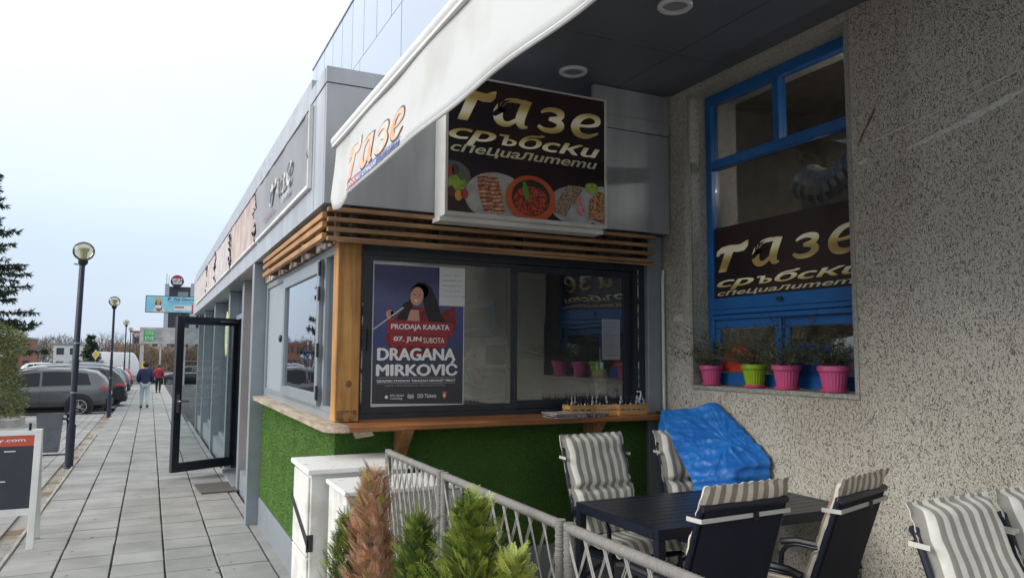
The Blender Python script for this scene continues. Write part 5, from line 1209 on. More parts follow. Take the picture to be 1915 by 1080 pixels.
thuja((0.806, 2.363, .05), 1.097, 0.148, [(G1, .6), (G2, .3), (G3, .1)], 'green thuja just right of the dried brown one', 33, 2200, group=GRP)
thuja((0.891, 2.125, .05), 1.183, 0.190, [(G1, .5), (G2, .25), (G3, .25)], 'tallest bright green thuja with long top shoots', 34, 3800, group=GRP)
thuja((0.950, 1.938, .05), 1.072, 0.122, [(G3, .6), (G1, .35), (BR2, .05)], 'yellowish green thuja at the right end of the row', 35, 1500, group=GRP)

# ================================================================== street furniture
GLOBE = glass('globe_glass', (.80, .77, .66), .0, .12, 1.25)
def lamp(x, y, h, label, s=1., lean=0):
    t = thing('street_lamp', label, 'street lamp', (x, y, gz(y)-.02), 0, 'globe street lamps along the pavement'); t.rotation_euler = (0, lean, 0)
    pts = [(0, 0, 0), (0, 0, .7), (0, 0, .705), (0, 0, 1.75), (0, 0, 1.755), (0, 0, h-.22)]
    build('pole', MB().tube(pts, [.062, .062, .046, .045, .037, .034], 14), POLE, t, smooth=True)
    build('collar', MB().lathe([(.036, h-.24), (.07, h-.20), (.075, h-.15), (.03, h-.14)], (0, 0, 0), 14), BLACK, t, smooth=True)
    g = build('globe', MB().sphere((0, 0, h), .165*s, 24, (1, 1, .96)), GLOBE, t, smooth=True)
    build('inner_reflector', MB().lathe([(.05, h-.12), (.055, h-.02), (.085, h+.03), (.085, h+.05), (.01, h+.06)], (0, 0, 0), 14), mat('lamp_inner', (.55, .53, .46), .5), g, smooth=True)
    for z in (1.2, 2.0): build('clamp_band', MB().lathe([(.042, z), (.048, z), (.048, z+.02), (.042, z+.02)], (0, 0, 0), 12), GALV, t)
    return t
lamp(-1.10, 14.05, 3.52, 'tallest looking globe lamp on a black pole, nearest to the camera', lean=.012)
lamp(-1.06, 26.0, 3.55, 'second globe lamp, standing beside the grey car tail')
lamp(-1.30, 48.0, 3.9, 'third globe lamp along the parked cars'); lamp(-1.45, 66, 4.2, 'fourth globe lamp, left of the green lettered board')
lamp(-1.55, 82, 4.4, 'fifth small globe lamp before the board'); lamp(-1.5, 100, 4.6, 'sixth and farthest globe lamp')
# tall road lights
for (x, y, h, l) in ((-2.45, 30.4, 5.25, 'tall thin grey twin head road light behind the grey car'), (-5.0, 65, 8.0, 'grey road light pole farther back beside the nearest lamp pole')):
    t = thing('road_light', l, 'road light', (x, y, gz(y)-.15)); build('pole', MB().tube([(0, 0, 0), (.04, 0, h*.5), (.07, 0, h)], [.05, .04, .03] if y < 50 else [.11, .1, .08], 10), GALV, t, smooth=True)
    build('head', MB().box(-.12, .26, -.05, .05, h, h+.05), GALV, t, bevel=.01); build('head_cap', MB().lathe([(.05, h+.05), (.02, h+.12)], (.07, 0, 0), 8), GALV, t)
# litter bin
t = thing('litter_bin', 'grey metal litter bin hung in a dark tube frame by the lamp', 'bin', (-1.42, 14.4, gz(14.4)))
build('bucket', MB().add([(-.15, -.12, .22), (.13, -.12, .22), (.13, .12, .22), (-.15, .12, .22), (-.19, -.15, .83), (.17, -.15, .83), (.17, .15, .83), (-.19, .15, .83)], [(0, 3, 2, 1), (0, 1, 5, 4), (1, 2, 6, 5), (2, 3, 7, 6), (3, 0, 4, 7)]), mat('bin_grey', (.16, .18, .20), .45, .4, var=.25), t)
build('frame', MB().tube([(.25, 0, 0), (.25, 0, .70), (.22, 0, .75), (.17, 0, .75)], .022, 8).tube([(-.28, 0, 0), (-.28, 0, .7)], .02, 8).tube([(-.28, 0, .17), (.25, 0, .17)], .014, 8), POLE, t, smooth=True)
build('ash_cup', MB().lathe([(.03, .76), (.045, .80), (.045, .84), (.02, .85)], (.26, 0, 0), 12), POLE, t, smooth=True)
# A-board
ab = thing('sign_board', 'white framed pavement board with red strip and dark blackboard, cut by the left edge', 'sign board', (-1.35, 8.25, gz(8.2)))
for (y0, y1, s) in ((-.12, .06, 1), (.34, .10, 0)):
    for x in (.44, -.48):
        build('upright', MB().prism([(x-.028, y0-.015, -.0), (x+.028, y0-.015, -.0), (x+.028, y0+.015, .0), (x-.028, y0+.015, .0)], (0, (y1-y0), 1.06), None), WHITE, ab, bevel=.002)
def AP(x, z, d=0): return (x, -.12+.18*z/1.06-.006-d, z)
class AF:
    kind = 'A'
    def pt(s, u_, v_, d=0): return Vector(AP(u_, v_, d))
def aq(x0, x1, z0, z1, m, nm, d=0, th=.02): 
    mb = MB(); mb.add([AP(x0, z0, d), AP(x1, z0, d), AP(x1, z1, d), AP(x0, z1, d), AP(x0, z0, d-th), AP(x1, z0, d-th), AP(x1, z1, d-th), AP(x0, z1, d-th)], [(0, 1, 2, 3), (7, 6, 5, 4), (0, 4, 5, 1), (1, 5, 6, 2), (2, 6, 7, 3), (3, 7, 4, 0)]); return build(nm, mb, m, ab)
aq(-.45, .411, 1.01, 1.05, WHITE, 'top_rail', .004); aq(-.45, .411, .30, .36, WHITE, 'bottom_rail', .004)
aq(-.45, .411, .361, .913, mat('chalkboard', (.03, .037, .05), .6, var=.2), 'blackboard'); aq(-.45, .411, .914, 1.009, mat('strip_red', (.52, .07, .035), .5), 'red_strip')
text_obj('lettering', 'takeaway.com', AF(), (-.16, .945, .34, .985), WHITEP, ab, .01, d=.002)
for (x, z) in ((.18, .865), (.12, .60)): aq(x, x+.09, z, z+.008, WHITEP, 'clip', .002, .001)

# ================================================================== hedge in concrete planter and spruce
t = thing('concrete_planter', 'low concrete planter under the clipped conifer hedge at the left edge', 'planter', (-4.0, 23.6, gz(23.6)))
build('tub', MB().box(-1.6, 1.02, -.7, .6, -.05, .22), CONC, t, bevel=.02)
def conifer_mass(loc, prof, n, cols, label, name, seed, cat, leaf=(.05, .11), trunk=None, flat_=.0):
    g = np.random.default_rng(seed); t = thing(name, label, cat, loc)
    H = prof[-1][0]; z = g.uniform(prof[0][0], H, n); rr = np.interp(z, [p[0] for p in prof], [p[1] for p in prof]); ang = g.uniform(0, 2*np.pi, n)
    lump = np.array([noise.noise((math.cos(a)*1.5, math.sin(a)*1.5, q*1.6+seed)) for q, a in zip(z, ang)])
    rad = rr*(g.uniform(.2, 1, n)**.4)*(1+.45*lump); P = np.stack([rad*np.cos(ang), rad*np.sin(ang), z], 1)
    D = np.stack([np.cos(ang), np.sin(ang), g.normal(.3, .5, n)], 1)+g.normal(0, .45, (n, 3)); D /= np.linalg.norm(D, axis=1)[:, None]
    S = np.cross(D, g.normal(0, 1, (n, 3))); S /= np.linalg.norm(S, axis=1)[:, None]; L_ = g.uniform(*leaf, n)[:, None]; w_ = L_*.16
    V = np.stack([P, P+D*L_*.5+S*w_, P+D*L_, P+D*L_*.5-S*w_], 1).reshape(-1, 3); mi = g.choice(len(cols), n, p=[c[1] for c in cols])
    np_mesh('foliage', V, np.arange(4*n).reshape(-1, 4), cols[0][0], t, kind='stuff', mats=[c[0] for c in cols[1:]], mi=mi)
    if trunk: build('trunk', MB().tube([(0, 0, -.1), (0, 0, H*.5), (0, 0, H*.97)], [trunk, trunk*.6, .01], 8), mat('bark', (.11, .085, .065), .95, bump=.5), t)
    return t
HY = mat('hedge_yellow', (.17, .19, .055), .7, c2=(.26, .22, .09), scale=4); HG = mat('hedge_green', (.06, .10, .03), .7)
conifer_mass((-3.95, 23.6, gz(23.6)+.22), [(0, .85), (.5, .95), (1.0, .9), (1.4, .75), (1.7, .95), (2.2, .85), (2.5, .25)], 16000, [(HY, .5), (HG, .5)], 'yellow green clipped conifer bush in the concrete planter at the left edge', 'conifer_bush', 51, 'shrub', trunk=.05)
# spruce with real whorls
def spruce(loc, H, R0, label, seed, z0=1.2, lf=1.0, nb=120):
    g = random.Random(seed); t = thing('spruce_tree', label, 'tree', loc)
    build('trunk', MB().tube([(0, 0, -.1), (0, 0, H*.5), (0, 0, H)], [.02*H, .012*H, .004], 8), MATS.get('bark') or mat('bark', (.11, .085, .065), .95), t)
    V = []; F = []; lm = MB()
    for i in range(nb):
        z = z0 + (H-z0)*(i/nb)**.9; r_ = R0*(1-(z-z0)/(H-z0))**.8*g.uniform(.65, 1.1)+.12; a = g.uniform(0, 6.28)
        d = Vector((math.cos(a), math.sin(a), 0)); tip = Vector((0, 0, z))+d*r_+Vector((0, 0, -r_*.25+.1)); midp = Vector((0, 0, z))+d*r_*.5+Vector((0, 0, -r_*.22))
        pts = [Vector((0, 0, z)), midp, tip]; lm.tube(pts, [.02*lf, .012*lf, .004], 4, False)
        for k in range(int(60*r_/lf)+12):
            s = g.random()**.8; p = pts[0].lerp(pts[1], s*2) if s < .5 else pts[1].lerp(pts[2], s*2-1)
            b = (d*.5+Vector((g.gauss(0, .6), g.gauss(0, .6), g.gauss(-.25, .35)))).normalized(); l = g.uniform(.10, .26)*lf; sd_ = b.cross(Vector((g.gauss(0, 1), g.gauss(0, 1), g.gauss(0, 1)))).normalized()*l*.10
            for q in range(3):
                bb = (b+Vector((g.gauss(0, .3), g.gauss(0, .3), g.gauss(0, .3)))).normalized(); j = len(V); V += [p, p+bb*l*.5+sd_, p+bb*l, p+bb*l*.5-sd_]; F.append((j, j+1, j+2, j+3))
    build('limb', lm, MATS['bark'], t); np_mesh('foliage', V, F, mat('spruce_needle', (.028, .050, .030), .7, c2=(.05, .08, .045), scale=6), t, kind='stuff')
    return t
spruce((-6.0, 30.0, gz(30)-.1), 11.5, 2.9, 'large dark spruce rising at the left edge behind the clipped bush', 61, z0=.9, nb=330)
spruce((-4.4, 70, gz(70)-.1), 3.9, 1.0, 'small dark spruce beside the yellow road sign in the distance', 62, z0=.6, lf=1.5, nb=70)
spruce((-6.9, 42, gz(42)-.1), 3.0, .35, 'thin little conifer between the parked car roofs', 63, z0=.4, nb=40)

# bare trees
def bare(loc, H, label, seed, spread=.5, depth=5, thick=.014, group=None, name='bare_tree', c=None):
    g = random.Random(seed); t = thing(name, label, 'tree', loc, 0, group); tk = MB(); tw = MB()
    def br(p, d, L_, r_, k):
        q = p + d*L_; mid = (p+q)/2 + Vector((g.gauss(0, .05), g.gauss(0, .05), g.gauss(0, .03)))*L_
        (tk if k >= depth-1 else tw).tube([p, mid, q], [r_, r_*.8, r_*.6], 5 if k > 2 else 3, False)
        if k == 0: return
        for i in range(3 if k > 1 else 4):
            nd = (d + Vector((g.gauss(0, spread), g.gauss(0, spread), g.gauss(.12, spread*.6)))).normalized(); s = g.uniform(.45, 1)
            br(p.lerp(q, s), nd, L_*g.uniform(.6, .85), r_*.55, k-1)
    br(Vector((0, 0, -.1)), Vector((0, 0, 1)), H*.28, H*thick, depth)
    m = c or mat('bare_bark', (.15, .12, .10), .95, c2=(.09, .07, .06), scale=3)
    build('trunk', tk, m, t); build('crown', tw, m, t); return t
GT_ = 'bare deciduous trees beyond the car park'
bare((-14.2, 85, gz(85)-.2), 6.3, 'bare spreading tree above the car roofs, left of the road light poles', 71, .55, group=GT_)
bare((-10.8, 100, gz(100)-.2), 6.4, 'bare tree just left of the thin road light pole', 72, .5, group=GT_)
bare((-19.5, 95, gz(95)-.2), 6.0, 'bare tree half hidden by the spruce branches', 73, .55, group=GT_)
bare((-5.2, 120, gz(120)-.2), 9.0, 'big rounded bare tree behind the third lamp', 74, .5, 6, .01, group=GT_)
bare((-1.8, 128, gz(128)-.2), 9.6, 'big bare tree between the lamps and the billboard', 75, .5, 6, .01, group=GT_)
bare((-6.5, 140, gz(140)-.2), 7.0, 'smaller bare tree right of the distant spruce', 76, .5, 6, .012, group=GT_)
bare((1.2, 95, gz(95)-.2), 3.3, 'brown leafless bush seen through the lettered frame, left', 77, .75, 6, .01, c=mat('brush', (.24, .17, .12), .95), group=GT_, name='bare_bush')
bare((3.2, 97, gz(97)-.2), 3.4, 'brown leafless bush seen through the lettered frame, right', 78, .75, 6, .01, c=mat('brush', (.24, .17, .12), .95), group=GT_, name='bare_bush')
# far hedge/wood mass
g = np.random.default_rng(5); n = 60000
def mass(n, x0, x1, y0, y1, hfun, m, name, L0=.3, L1=1.0):
    X = g.uniform(x0, x1, n); Y = g.uniform(y0, y1, n); Hh = np.array([hfun(a, b) for a, b in zip(X, Y)]); Zb = np.array([gz(b) for b in Y]) ; Z = Zb-.2+Hh*g.uniform(0, 1, n)**.8
    P = np.stack([X, Y, Z], 1); D = g.normal(0, .6, (n, 3)); D[:, 2] = np.abs(D[:, 2])+.5; D /= np.linalg.norm(D, axis=1)[:, None]; S = np.cross(D, g.normal(0, 1, (n, 3))); S /= np.linalg.norm(S, axis=1)[:, None]; L_ = g.uniform(L0, L1, n)[:, None]
    V = np.stack([P-S*L_*.06, P+S*L_*.06, P+D*L_], 1).reshape(-1, 3)
    o = np_mesh(name, V, np.arange(3*n).reshape(-1, 3), m, None, kind='stuff'); return o
FARB = mat('far_wood', (.20, .165, .15), .95, c2=(.13, .11, .10), scale=.3)
tag(mass(50000, -90, 60, 175, 215, lambda a, b: 6.0+3.2*noise.noise((a*.12, b*.05, 0))+1.5*noise.noise((a*.5, 0, 2)), FARB, 'far_wood', .5, 1.6), 'brown leafless wood along the horizon', 'wood', kind='stuff')
tag(mass(16000, -4.5, 9, 104, 112, lambda a, b: 3.6+1.2*noise.noise((a*.4, 0, 1)), mat('brush', (.24, .17, .12), .95), 'brushwood', .3, .8), 'brown brushwood behind the lettered frame and the person in red', 'brushwood', kind='stuff')

# ================================================================== far buildings and signs
def block(loc, sx, sy, h, m, label, rows, cols, cat='building', name='far_building', roof=None, group=None):
    t = thing(name, label, cat, loc, 0, group); build('wall', MB().box(-sx/2, sx/2, 0, sy, 0, h), m, t)
    build('roof', MB().box(-sx/2-.1, sx/2+.1, -.1, sy+.1, h, h+.3), roof or GALV, t)
    WN = mat('far_window', (.05, .06, .08), .2)
    for r_ in range(rows):
        for c in range(cols):
            x = -sx/2 + sx*(c+.5)/cols; z = h*(r_+.55)/rows; build('window', MB().box(x-sx/cols*.28, x+sx/cols*.28, -.04, -.005, z-h/rows*.25, z+h/rows*.25), WN, t)
    return t
block((-19.2, 130, gz(130)-.2), 7, 6, 5.0, mat('brick_far', (.30, .13, .09), .9), 'low red brick building far behind the bare trees', 2, 5)
block((-27, 135, gz(135)-.2), 8, 6, 3.6, mat('pale_far', (.5, .5, .5), .9), 'low pale building far left beyond the car park', 1, 5)
block((-13, 150, gz(150)-.2), 4, 6, 4.6, WHITE, 'small white building right of the red brick one', 2, 2)
block((-.8, 150, gz(150)-.2), 4.5, 8, 7.0, mat('red_roof_wall', (.5, .48, .45), .9), 'pale house with red roof left of the dark tower', 2, 3, roof=mat('roof_red', (.36, .09, .07), .8))
# tower with round sign
t = thing('dark_tower', 'dark grey office tower behind the blue billboard', 'building', (4.6, 120, gz(120)-.2))
build('wall', W(t).box(2.15, 9.5, 120, 128, -1.5, 11.35), mat('tower_dark', (.045, .05, .065), .4, var=.2), t)
build('pilaster', W(t).box(1.55, 2.13, 119.9, 121, -1.5, 11.7), mat('tower_side', (.42, .45, .5), .5), t); build('pilaster', W(t).box(5.0, 5.9, 119.8, 119.99, -1.5, 11.9), MATS['tower_side'], t)
for z in (1.5, 3.8, 6.0, 9.7): build('window', W(t).box(3.3, 4.7, 119.93, 119.99, z, z+.9), mat('far_glass', (.25, .28, .32), .2), t)
build('antenna', W(t).box(1.7, 1.78, 120, 120.1, 11.7, 13.2), GALV, t); build('antenna', W(t).box(2.0, 2.06, 120, 120.1, 11.7, 12.9), GALV, t)
t2 = thing('round_sign', 'round black and red roof sign on the dark tower', 'sign', (3.1, 119, 11.9))
build('disc', W(t2).lathe([(.001, 0), (.86, 0), (.90, .05), (.90, .25), (.001, .25)], (3.12, 118.7, 12.05), 40, 'y'), mat('sign_navy', (.02, .02, .03), .4), t2)
fr_ = Frame('Y', 118.68, t2.location)
flat(fr_, [ell(3.12, 12.05, .86, .86, 32, 0, 8, 172)], mat('sign_red', (.35, .03, .07), .5), 'red_half', t2, .01)
text_obj('lettering', 'SPORT', fr_, (2.45, 12.0, 3.8, 12.42), WHITEP, t2, .04, d=.06); text_obj('lettering', '2000', fr_, (2.5, 11.6, 3.75, 11.95), WHITEP, t2, .04, d=.06)
bb = thing('billboard', 'light blue billboard with a person in a yellow hat on a dark mast', 'billboard', (2.3, 100, gz(100)))
build('board', W(bb).box(-.78, 5.6, 100, 100.25, 6.5, 8.56), BLACK, bb); build('mast', W(bb).box(3.1, 3.7, 100.3, 100.9, -1.3, 6.49), mat('mast', (.06, .07, .085), .5), bb)
fr_ = Frame('Y', 99.99, bb.location)
flat(fr_, [[(-.70, 6.58), (5.52, 6.58), (5.52, 8.48), (-.70, 8.48)]], mat('sky_print', (.22, .55, .68), .5, c2=(.35, .68, .78), scale=.6), 'printed_background', bb, 0)
flat(fr_, [[(.0, 6.58), (.25, 7.15), (.7, 7.45), (1.2, 7.15), (1.5, 6.58)], ell(.72, 7.0, .35, .3)], mat('coat_print', (.7, .68, .68), .5), 'printed_coat', bb, .01)
flat(fr_, [ell(.62, 7.55, .33, .55)], HAIR, 'printed_hair', bb, .02); flat(fr_, [ell(.64, 7.75, .22, .30)], SKIN, 'printed_face', bb, .03); flat(fr_, [ell(.64, 8.12, .30, .24)], mat('hat_print', (.65, .45, .10), .5), 'printed_hat', bb, .04)
flat(fr_, [[(.35, 7.05), (.95, 7.05), (1.0, 7.4), (.3, 7.4)]], WHITEP, 'printed_scarf', bb, .045); flat(fr_, [ell(.5, 6.95, .16, .12), ell(.82, 6.95, .16, .12)], SKIN, 'printed_hand', bb, .05)
NB = mat('navy_text', (.02, .10, .30), .5)
text_obj('lettering', 'Fuji Electric', fr_, (2.35, 7.95, 4.75, 8.35), NB, bb, .02, .25, d=.03)
text_obj('lettering', 'F', fr_, (1.65, 8.0, 2.0, 8.38), NB, bb, .05, .3, d=.03)
text_obj('lettering', 'КЛИМАТИЦИ И ТЕРМОПОМПИ', fr_, (1.65, 7.75, 4.7, 7.86), NB, bb, 0, .1, d=.03)
flat(fr_, [[(2.4, 6.85), (5.2, 6.85), (5.2, 7.4), (2.4, 7.4)]], WHITEP, 'printed_box', bb, .02); flat(fr_, [[(2.45, 7.12), (3.5, 7.12), (3.5, 7.3), (2.45, 7.3)], [(4.4, 6.6), (4.55, 6.6), (4.55, 7.7), (4.4, 7.5)]], mat('red_bar', (.55, .04, .06), .5), 'printed_bar', bb, .04)
# lettered frame structure
ge = thing('board_frame', 'weathered white frame with a wide board lettered in green', 'sign', (1.2, 62, gz(62)))
WW = mat('weathered_white', (.55, .53, .52), .8, c2=(.38, .36, .35), scale=2)
build('board', W(ge).box(-.76, 3.9, 61.9, 62.1, 2.33, 3.55), WW, ge)
for x in (-.7, .62, 2.3, 3.8): build('post', W(ge).box(x, x+(.26 if x < 0 else .12), 61.95, 62.1, gz(62)-.2, 2.328), WW, ge)
build('lower_rail', W(ge).box(-.44, 3.8, 62.0, 62.06, .1, .2), WW, ge)
fr_ = Frame('Y', 61.89, ge.location)
flat(fr_, [[(-.5, 2.52), (.28, 2.52), (.28, 3.36), (-.5, 3.36)]], mat('green_print', (.07, .36, .14), .6), 'green_field', ge, 0)
text_obj('lettering', 'GRE', fr_, (-.38, 3.0, .22, 3.28), mat('pale_letter', (.5, .72, .5), .6), ge, .02, d=.02); text_obj('lettering', 'EN', fr_, (.32, 3.0, .68, 3.28), mat('grey_letter', (.30, .38, .34), .6), ge, .02, d=.02)
text_obj('lettering', 'ENE', fr_, (-.38, 2.6, .22, 2.88), MATS['pale_letter'], ge, .02, d=.02); text_obj('lettering', 'RGY', fr_, (.32, 2.6, .80, 2.88), MATS['grey_letter'], ge, .02, d=.02)
# yellow diamond and blue square road signs, yellow box
t = thing('road_sign', 'yellow diamond road sign in front of the distant spruce', 'road sign', (-3.9, 68, gz(68)-.15)); t.scale = (.62, .8, .92)
build('post', MB().tube([(0, 0, 0), (0, 0, 2.5)], .04, 6), GALV, t); build('plate', MB().obox((0, -.05, 2.55), .62, .03, .62, Matrix.Rotation(R(45), 3, 'Y')), WHITEP, t); build('yellow_field', MB().obox((0, -.07, 2.55), .5, .03, .5, Matrix.Rotation(R(45), 3, 'Y')), mat('sign_yellow', (.7, .5, .04), .5), t)
t = thing('crossing_sign', 'square blue pedestrian crossing sign above the car roofs', 'road sign', (-9.2, 62, gz(62)-.15))
build('post', MB().tube([(0, 0, 0), (0, 0, 2.2)], .04, 6), GALV, t); build('plate', MB().obox((0, -.05, 2.3), .62, .03, .62), mat('sign_blue', (.04, .22, .5), .5), t)
build('white_triangle', MB().add([(-.24, -.075, 2.08), (.24, -.075, 2.08), (0, -.075, 2.5)], [(0, 1, 2)]), WHITEP, t)
t = thing('yellow_box', 'small yellow box on a post behind the person in blue', 'box', (-.35, 56, gz(56)-.1))
build('post', MB().tube([(0, 0, 0), (0, 0, 1.2)], .03, 6), GALV, t); build('case', MB().box(-.15, .15, -.1, .1, 1.2, 1.75), MATS['sign_yellow'], t)

# ================================================================== cars
GLASSC = mat('car_glass', (.012, .015, .018), .08, spec=.35)
TYRE = mat('tyre', (.015, .015, .016), .85); RIM = mat('rim', (.55, .56, .58), .3, .8); PLA = mat('black_plastic', (.02, .02, .022), .7); TAIL = mat('tail_red', (.42, .012, .015), .2)
ST = [(0.0, .42, .92, .98, .80), (.05, .34, .98, 1.12, .86), (.22, .30, 1.02, 1.36, .90), (.45, .28, 1.03, 1.55, .92), (.9, .26, 1.02, 1.63, .935), (1.6, .25, 1.00, 1.665, .945), (2.3, .25, .98, 1.655, .945), (2.85, .25, .97, 1.57, .94), (3.25, .25, .965, 1.36, .935), (3.62, .26, .96, 1.08, .93), (4.0, .27, .90, 1.00, .91), (4.4, .30, .84, .90, .86), (4.62, .36, .72, .78, .78), (4.70, .42, .60, .64, .68)]
def sec(x):
    xs = [s[0] for s in ST]; return [float(np.interp(x, xs, [s[i] for s in ST])) for i in range(1, 5)]
def body_pt(x, t_, sgn, off=0., gh=True):
    z0, zb, zr, w_ = sec(x); wr = w_*(.76 if zr-zb > .2 else .86); pr = min(.07, (zr-zb)*.45)
    P = [(w_*.84, z0), (w_*.97, z0+.12), (w_, z0+.34), (w_*.985, zb-.10), (w_*.945, zb), ((w_*.945*.25+wr*.75), zr-pr), (wr*.88, zr-pr*.22), (wr*.5, zr), (0, zr+.012)]
    k = t_*(len(P)-1); i = min(int(k), len(P)-2); a = k-i; y = P[i][0]*(1-a)+P[i+1][0]*a; z = P[i][1]*(1-a)+P[i+1][1]*a
    n = Vector((0, P[i+1][1]-P[i][1], -(P[i+1][0]-P[i][0]))); n.normalize()
    return Vector((x, sgn*(y+n.y*off), z+n.z*off))
def car(label, paint, sc=1., wagon=1.0):
    """local: x=0 is the tail, car points to +x; placed with rotation"""
    t = thing('parked_car', label, 'car', (0, 0, 0), 0, 'cars parked beside the pavement'); xs = sorted(set([s[0] for s in ST] + [.12, .33, .65, 1.2, 1.95, 2.6, 3.05, 3.45, 3.8, 4.2, 4.53])); mb = MB()
    ts = [i/16 for i in range(17)]
    for sgn in (-1, 1):
        V = [body_pt(x, a, sgn) for x in xs for a in ts]; m_ = len(ts); F = []
        for i in range(len(xs)-1):
            for j in range(m_-1):
                q = (i*m_+j, i*m_+j+1, (i+1)*m_+j+1, (i+1)*m_+j); F.append(q if sgn > 0 else q[::-1])
        F.append(tuple(range(m_)) if sgn < 0 else tuple(range(m_))[::-1]); k = (len(xs)-1)*m_; F.append(tuple(range(k, k+m_))); mb.add(V, F)
    b_ = MB(); b_.v = mb.v; b_.f = mb.f; body = build('body', b_, paint, t, smooth=True, ang=32)
    build('underbody', MB().box(.2, 4.55, -.78, .78, .2, .45), PLA, t)
    def patch(x0, x1, t0, t1, nm, m, nx=8, ntt=3, off=.006, shear0=0., shear1=0., par=t, lab=None):
        for sgn in (-1, 1):
            def fn(a, b):
                tt = t0+(t1-t0)*b; return body_pt((x0+shear0*b)*(1-a)+(x1+shear1*b)*a, tt, sgn, off)
            build(nm, MB().grid(fn, nx, ntt), m, par, smooth=True)
    patch(.60, 1.15, .515, .61, 'rear_quarter_window', GLASSC, shear0=.12)
    patch(1.20, 2.05, .515, .615, 'side_window', GLASSC, shear0=.02); patch(2.12, 3.25, .515, .61, 'side_window', GLASSC, shear1=-.42)
    patch(.25, 3.7, .015, .10, 'sill_cladding', PLA, 12, 2, .012)
    patch(.0, .36, .395, .50, 'tail_light', TAIL, 4, 2, .012, shear1=-.08); patch(4.25, 4.6, .36, .45, 'headlight', mat('headlamp', (.5, .52, .55), .15), 3, 2, .01)
    patch(.0, .12, .02, .22, 'bumper_trim', PLA, 3, 2, .01)
    # rear and front screens
    mb = MB().grid(lambda a, b: (.045+.33*b, (a-.5)*1.16*(1-.1*b), 1.06+.40*b+.012), 6, 4); build('rear_window', mb, GLASSC, t)
    mb = MB().grid(lambda a, b: (3.60-.62*b, (a-.5)*1.36*(1-.10*b), 1.115+.40*b+.01), 6, 4); build('windscreen', mb, GLASSC, t)
    build('number_plate', MB().box(-.012, .0, -.26, .26, .72, .83), WHITEP, t); build('rear_bumper', MB().box(-.05, .1, -.72, .72, .34, .56), PLA, t, bevel=.03)
    build('tail_strip', MB().box(-.012, .02, -.62, .62, .93, .965), TAIL, t)
    for s in (-1, 1): build('roof_rail', MB().tube([(.75, s*.60, 1.655), (1.6, s*.62, 1.70), (2.6, s*.61, 1.655)], .018, 6), GALV, t)
    for s in (-1, 1): build('mirror', MB().sphere((3.08, s*1.03, 1.04), .1, 10, (.7, 1, .7)), paint, t, smooth=True)
    for s in (-1, 1):
        for z, a in ((.90, 1.35), (.90, 2.45)): build('door_handle', MB().obox((a, s*.955, .86), .2, .03, .025), paint, t)
        for a in (1.17, 2.08, 3.30):
            mb = MB(); 
            for i in range(6): mb.tube([body_pt(a, .08+.07*i, s, .002), body_pt(a, .08+.07*(i+1), s, .002)], .005, 3, False)
            build('door_gap', mb, BLACK, t)
    for x in (.92, 3.72):
        for s in (-1, 1):
            build('wheel_arch', MB().lathe([(.40, 0), (.44, .012), (.44, .03), (.36, .034)], (x, s*.925, .36), 24, 'y') if s > 0 else MB().lathe([(.40, 0), (.44, -.012), (.44, -.03), (.36, -.034)], (x, s*.925, .36), 24, 'y'), PLA, t)
            wh = build('wheel', MB().lathe([(.19, -.1), (.33, -.11), (.355, -.08), (.355, .08), (.33, .11), (.24, .112), (.235, .06), (.001, .06)][::1] if s > 0 else [(.001, -.06), (.235, -.06), (.24, -.112), (.33, -.11), (.355, -.08), (.355, .08), (.33, .1), (.19, .1)], (x, s*.865, .355), 28, 'y'), TYRE, t, smooth=True)
            rim = MB(); yy = s*(.865+.085)
            for k in range(5):
                for q in (-.16, .16):
                    a = 2*math.pi*k/5+q; rim.tube([(x+.04*math.cos(a), yy, .355+.04*math.sin(a)), (x+.225*math.cos(a+q*.2), yy, .355+.225*math.sin(a+q*.2))], .017, 4)
            rim.lathe([(.215, -.02), (.242, -.02), (.242, .02), (.215, .02), (.215, -.02)], (x, yy, .355), 28, 'y'); rim.lathe([(.001, -.015), (.05, -.015), (.05, .015), (.001, .015)], (x, yy, .355), 12, 'y')
            build('rim', rim, RIM, wh)
    return t
def cpaint(n, c, met=.4): return mat(n, c, .28, met, coat=.6)
GREYC = cpaint('paint_grey', (.11, .115, .12)); BLK = cpaint('paint_black', (.015, .017, .022)); SIL = cpaint('paint_silver', (.45, .46, .47), .5); WHC = cpaint('paint_white', (.68, .68, .68), 0); BLC = cpaint('paint_blue', (.03, .05, .12)); DKC = cpaint('paint_darkgrey', (.05, .055, .06))
base = car('grey sport utility car parked nearest the pavement behind the first lamp', GREYC)
def place(o, x, y, rz, s=1., dz=-.148): o.location = (x, y, gz(y)+dz); o.rotation_euler = (0, math.atan(GS)*0, rz); o.scale = (s, s, s)
place(base, -1.16, 29.6, math.pi, .97)
def recol(o, paint):
    for ch in o.children:
        if ch.name.split('.')[0] in ('body', 'mirror', 'door_handle'):
            ch.data = ch.data.copy(); ch.data.materials[0] = paint
rows = [(-.78, 32.6, BLK, 'black car with large red tail lights tucked behind the grey one', 1.0), (-1.35, 35.3, SIL, 'silver car with pale roof third from the camera', 1.03), (-.95, 38.1, DKC, 'dark grey estate car with silver roof rails, fourth in the row', 1.06),
        (-1.25, 40.9, WHC, 'white car fifth in the parked row', .95), (-.9, 43.7, BLC, 'dark blue car sixth in the parked row', .95), (-1.1, 46.5, SIL, 'silver hatchback seventh in the row', .92), (-1.0, 49.3, WHC, 'white hatchback near the third lamp', .93), (-1.0, 56.5, cpaint('paint_red', (.4, .03, .03), 0), 'small red car at the far end of the row', .9)]
for (x, y, pm, l, s) in rows:
    c = dup(base, label=l); place(c, x, y, math.pi, s); recol(c, pm)
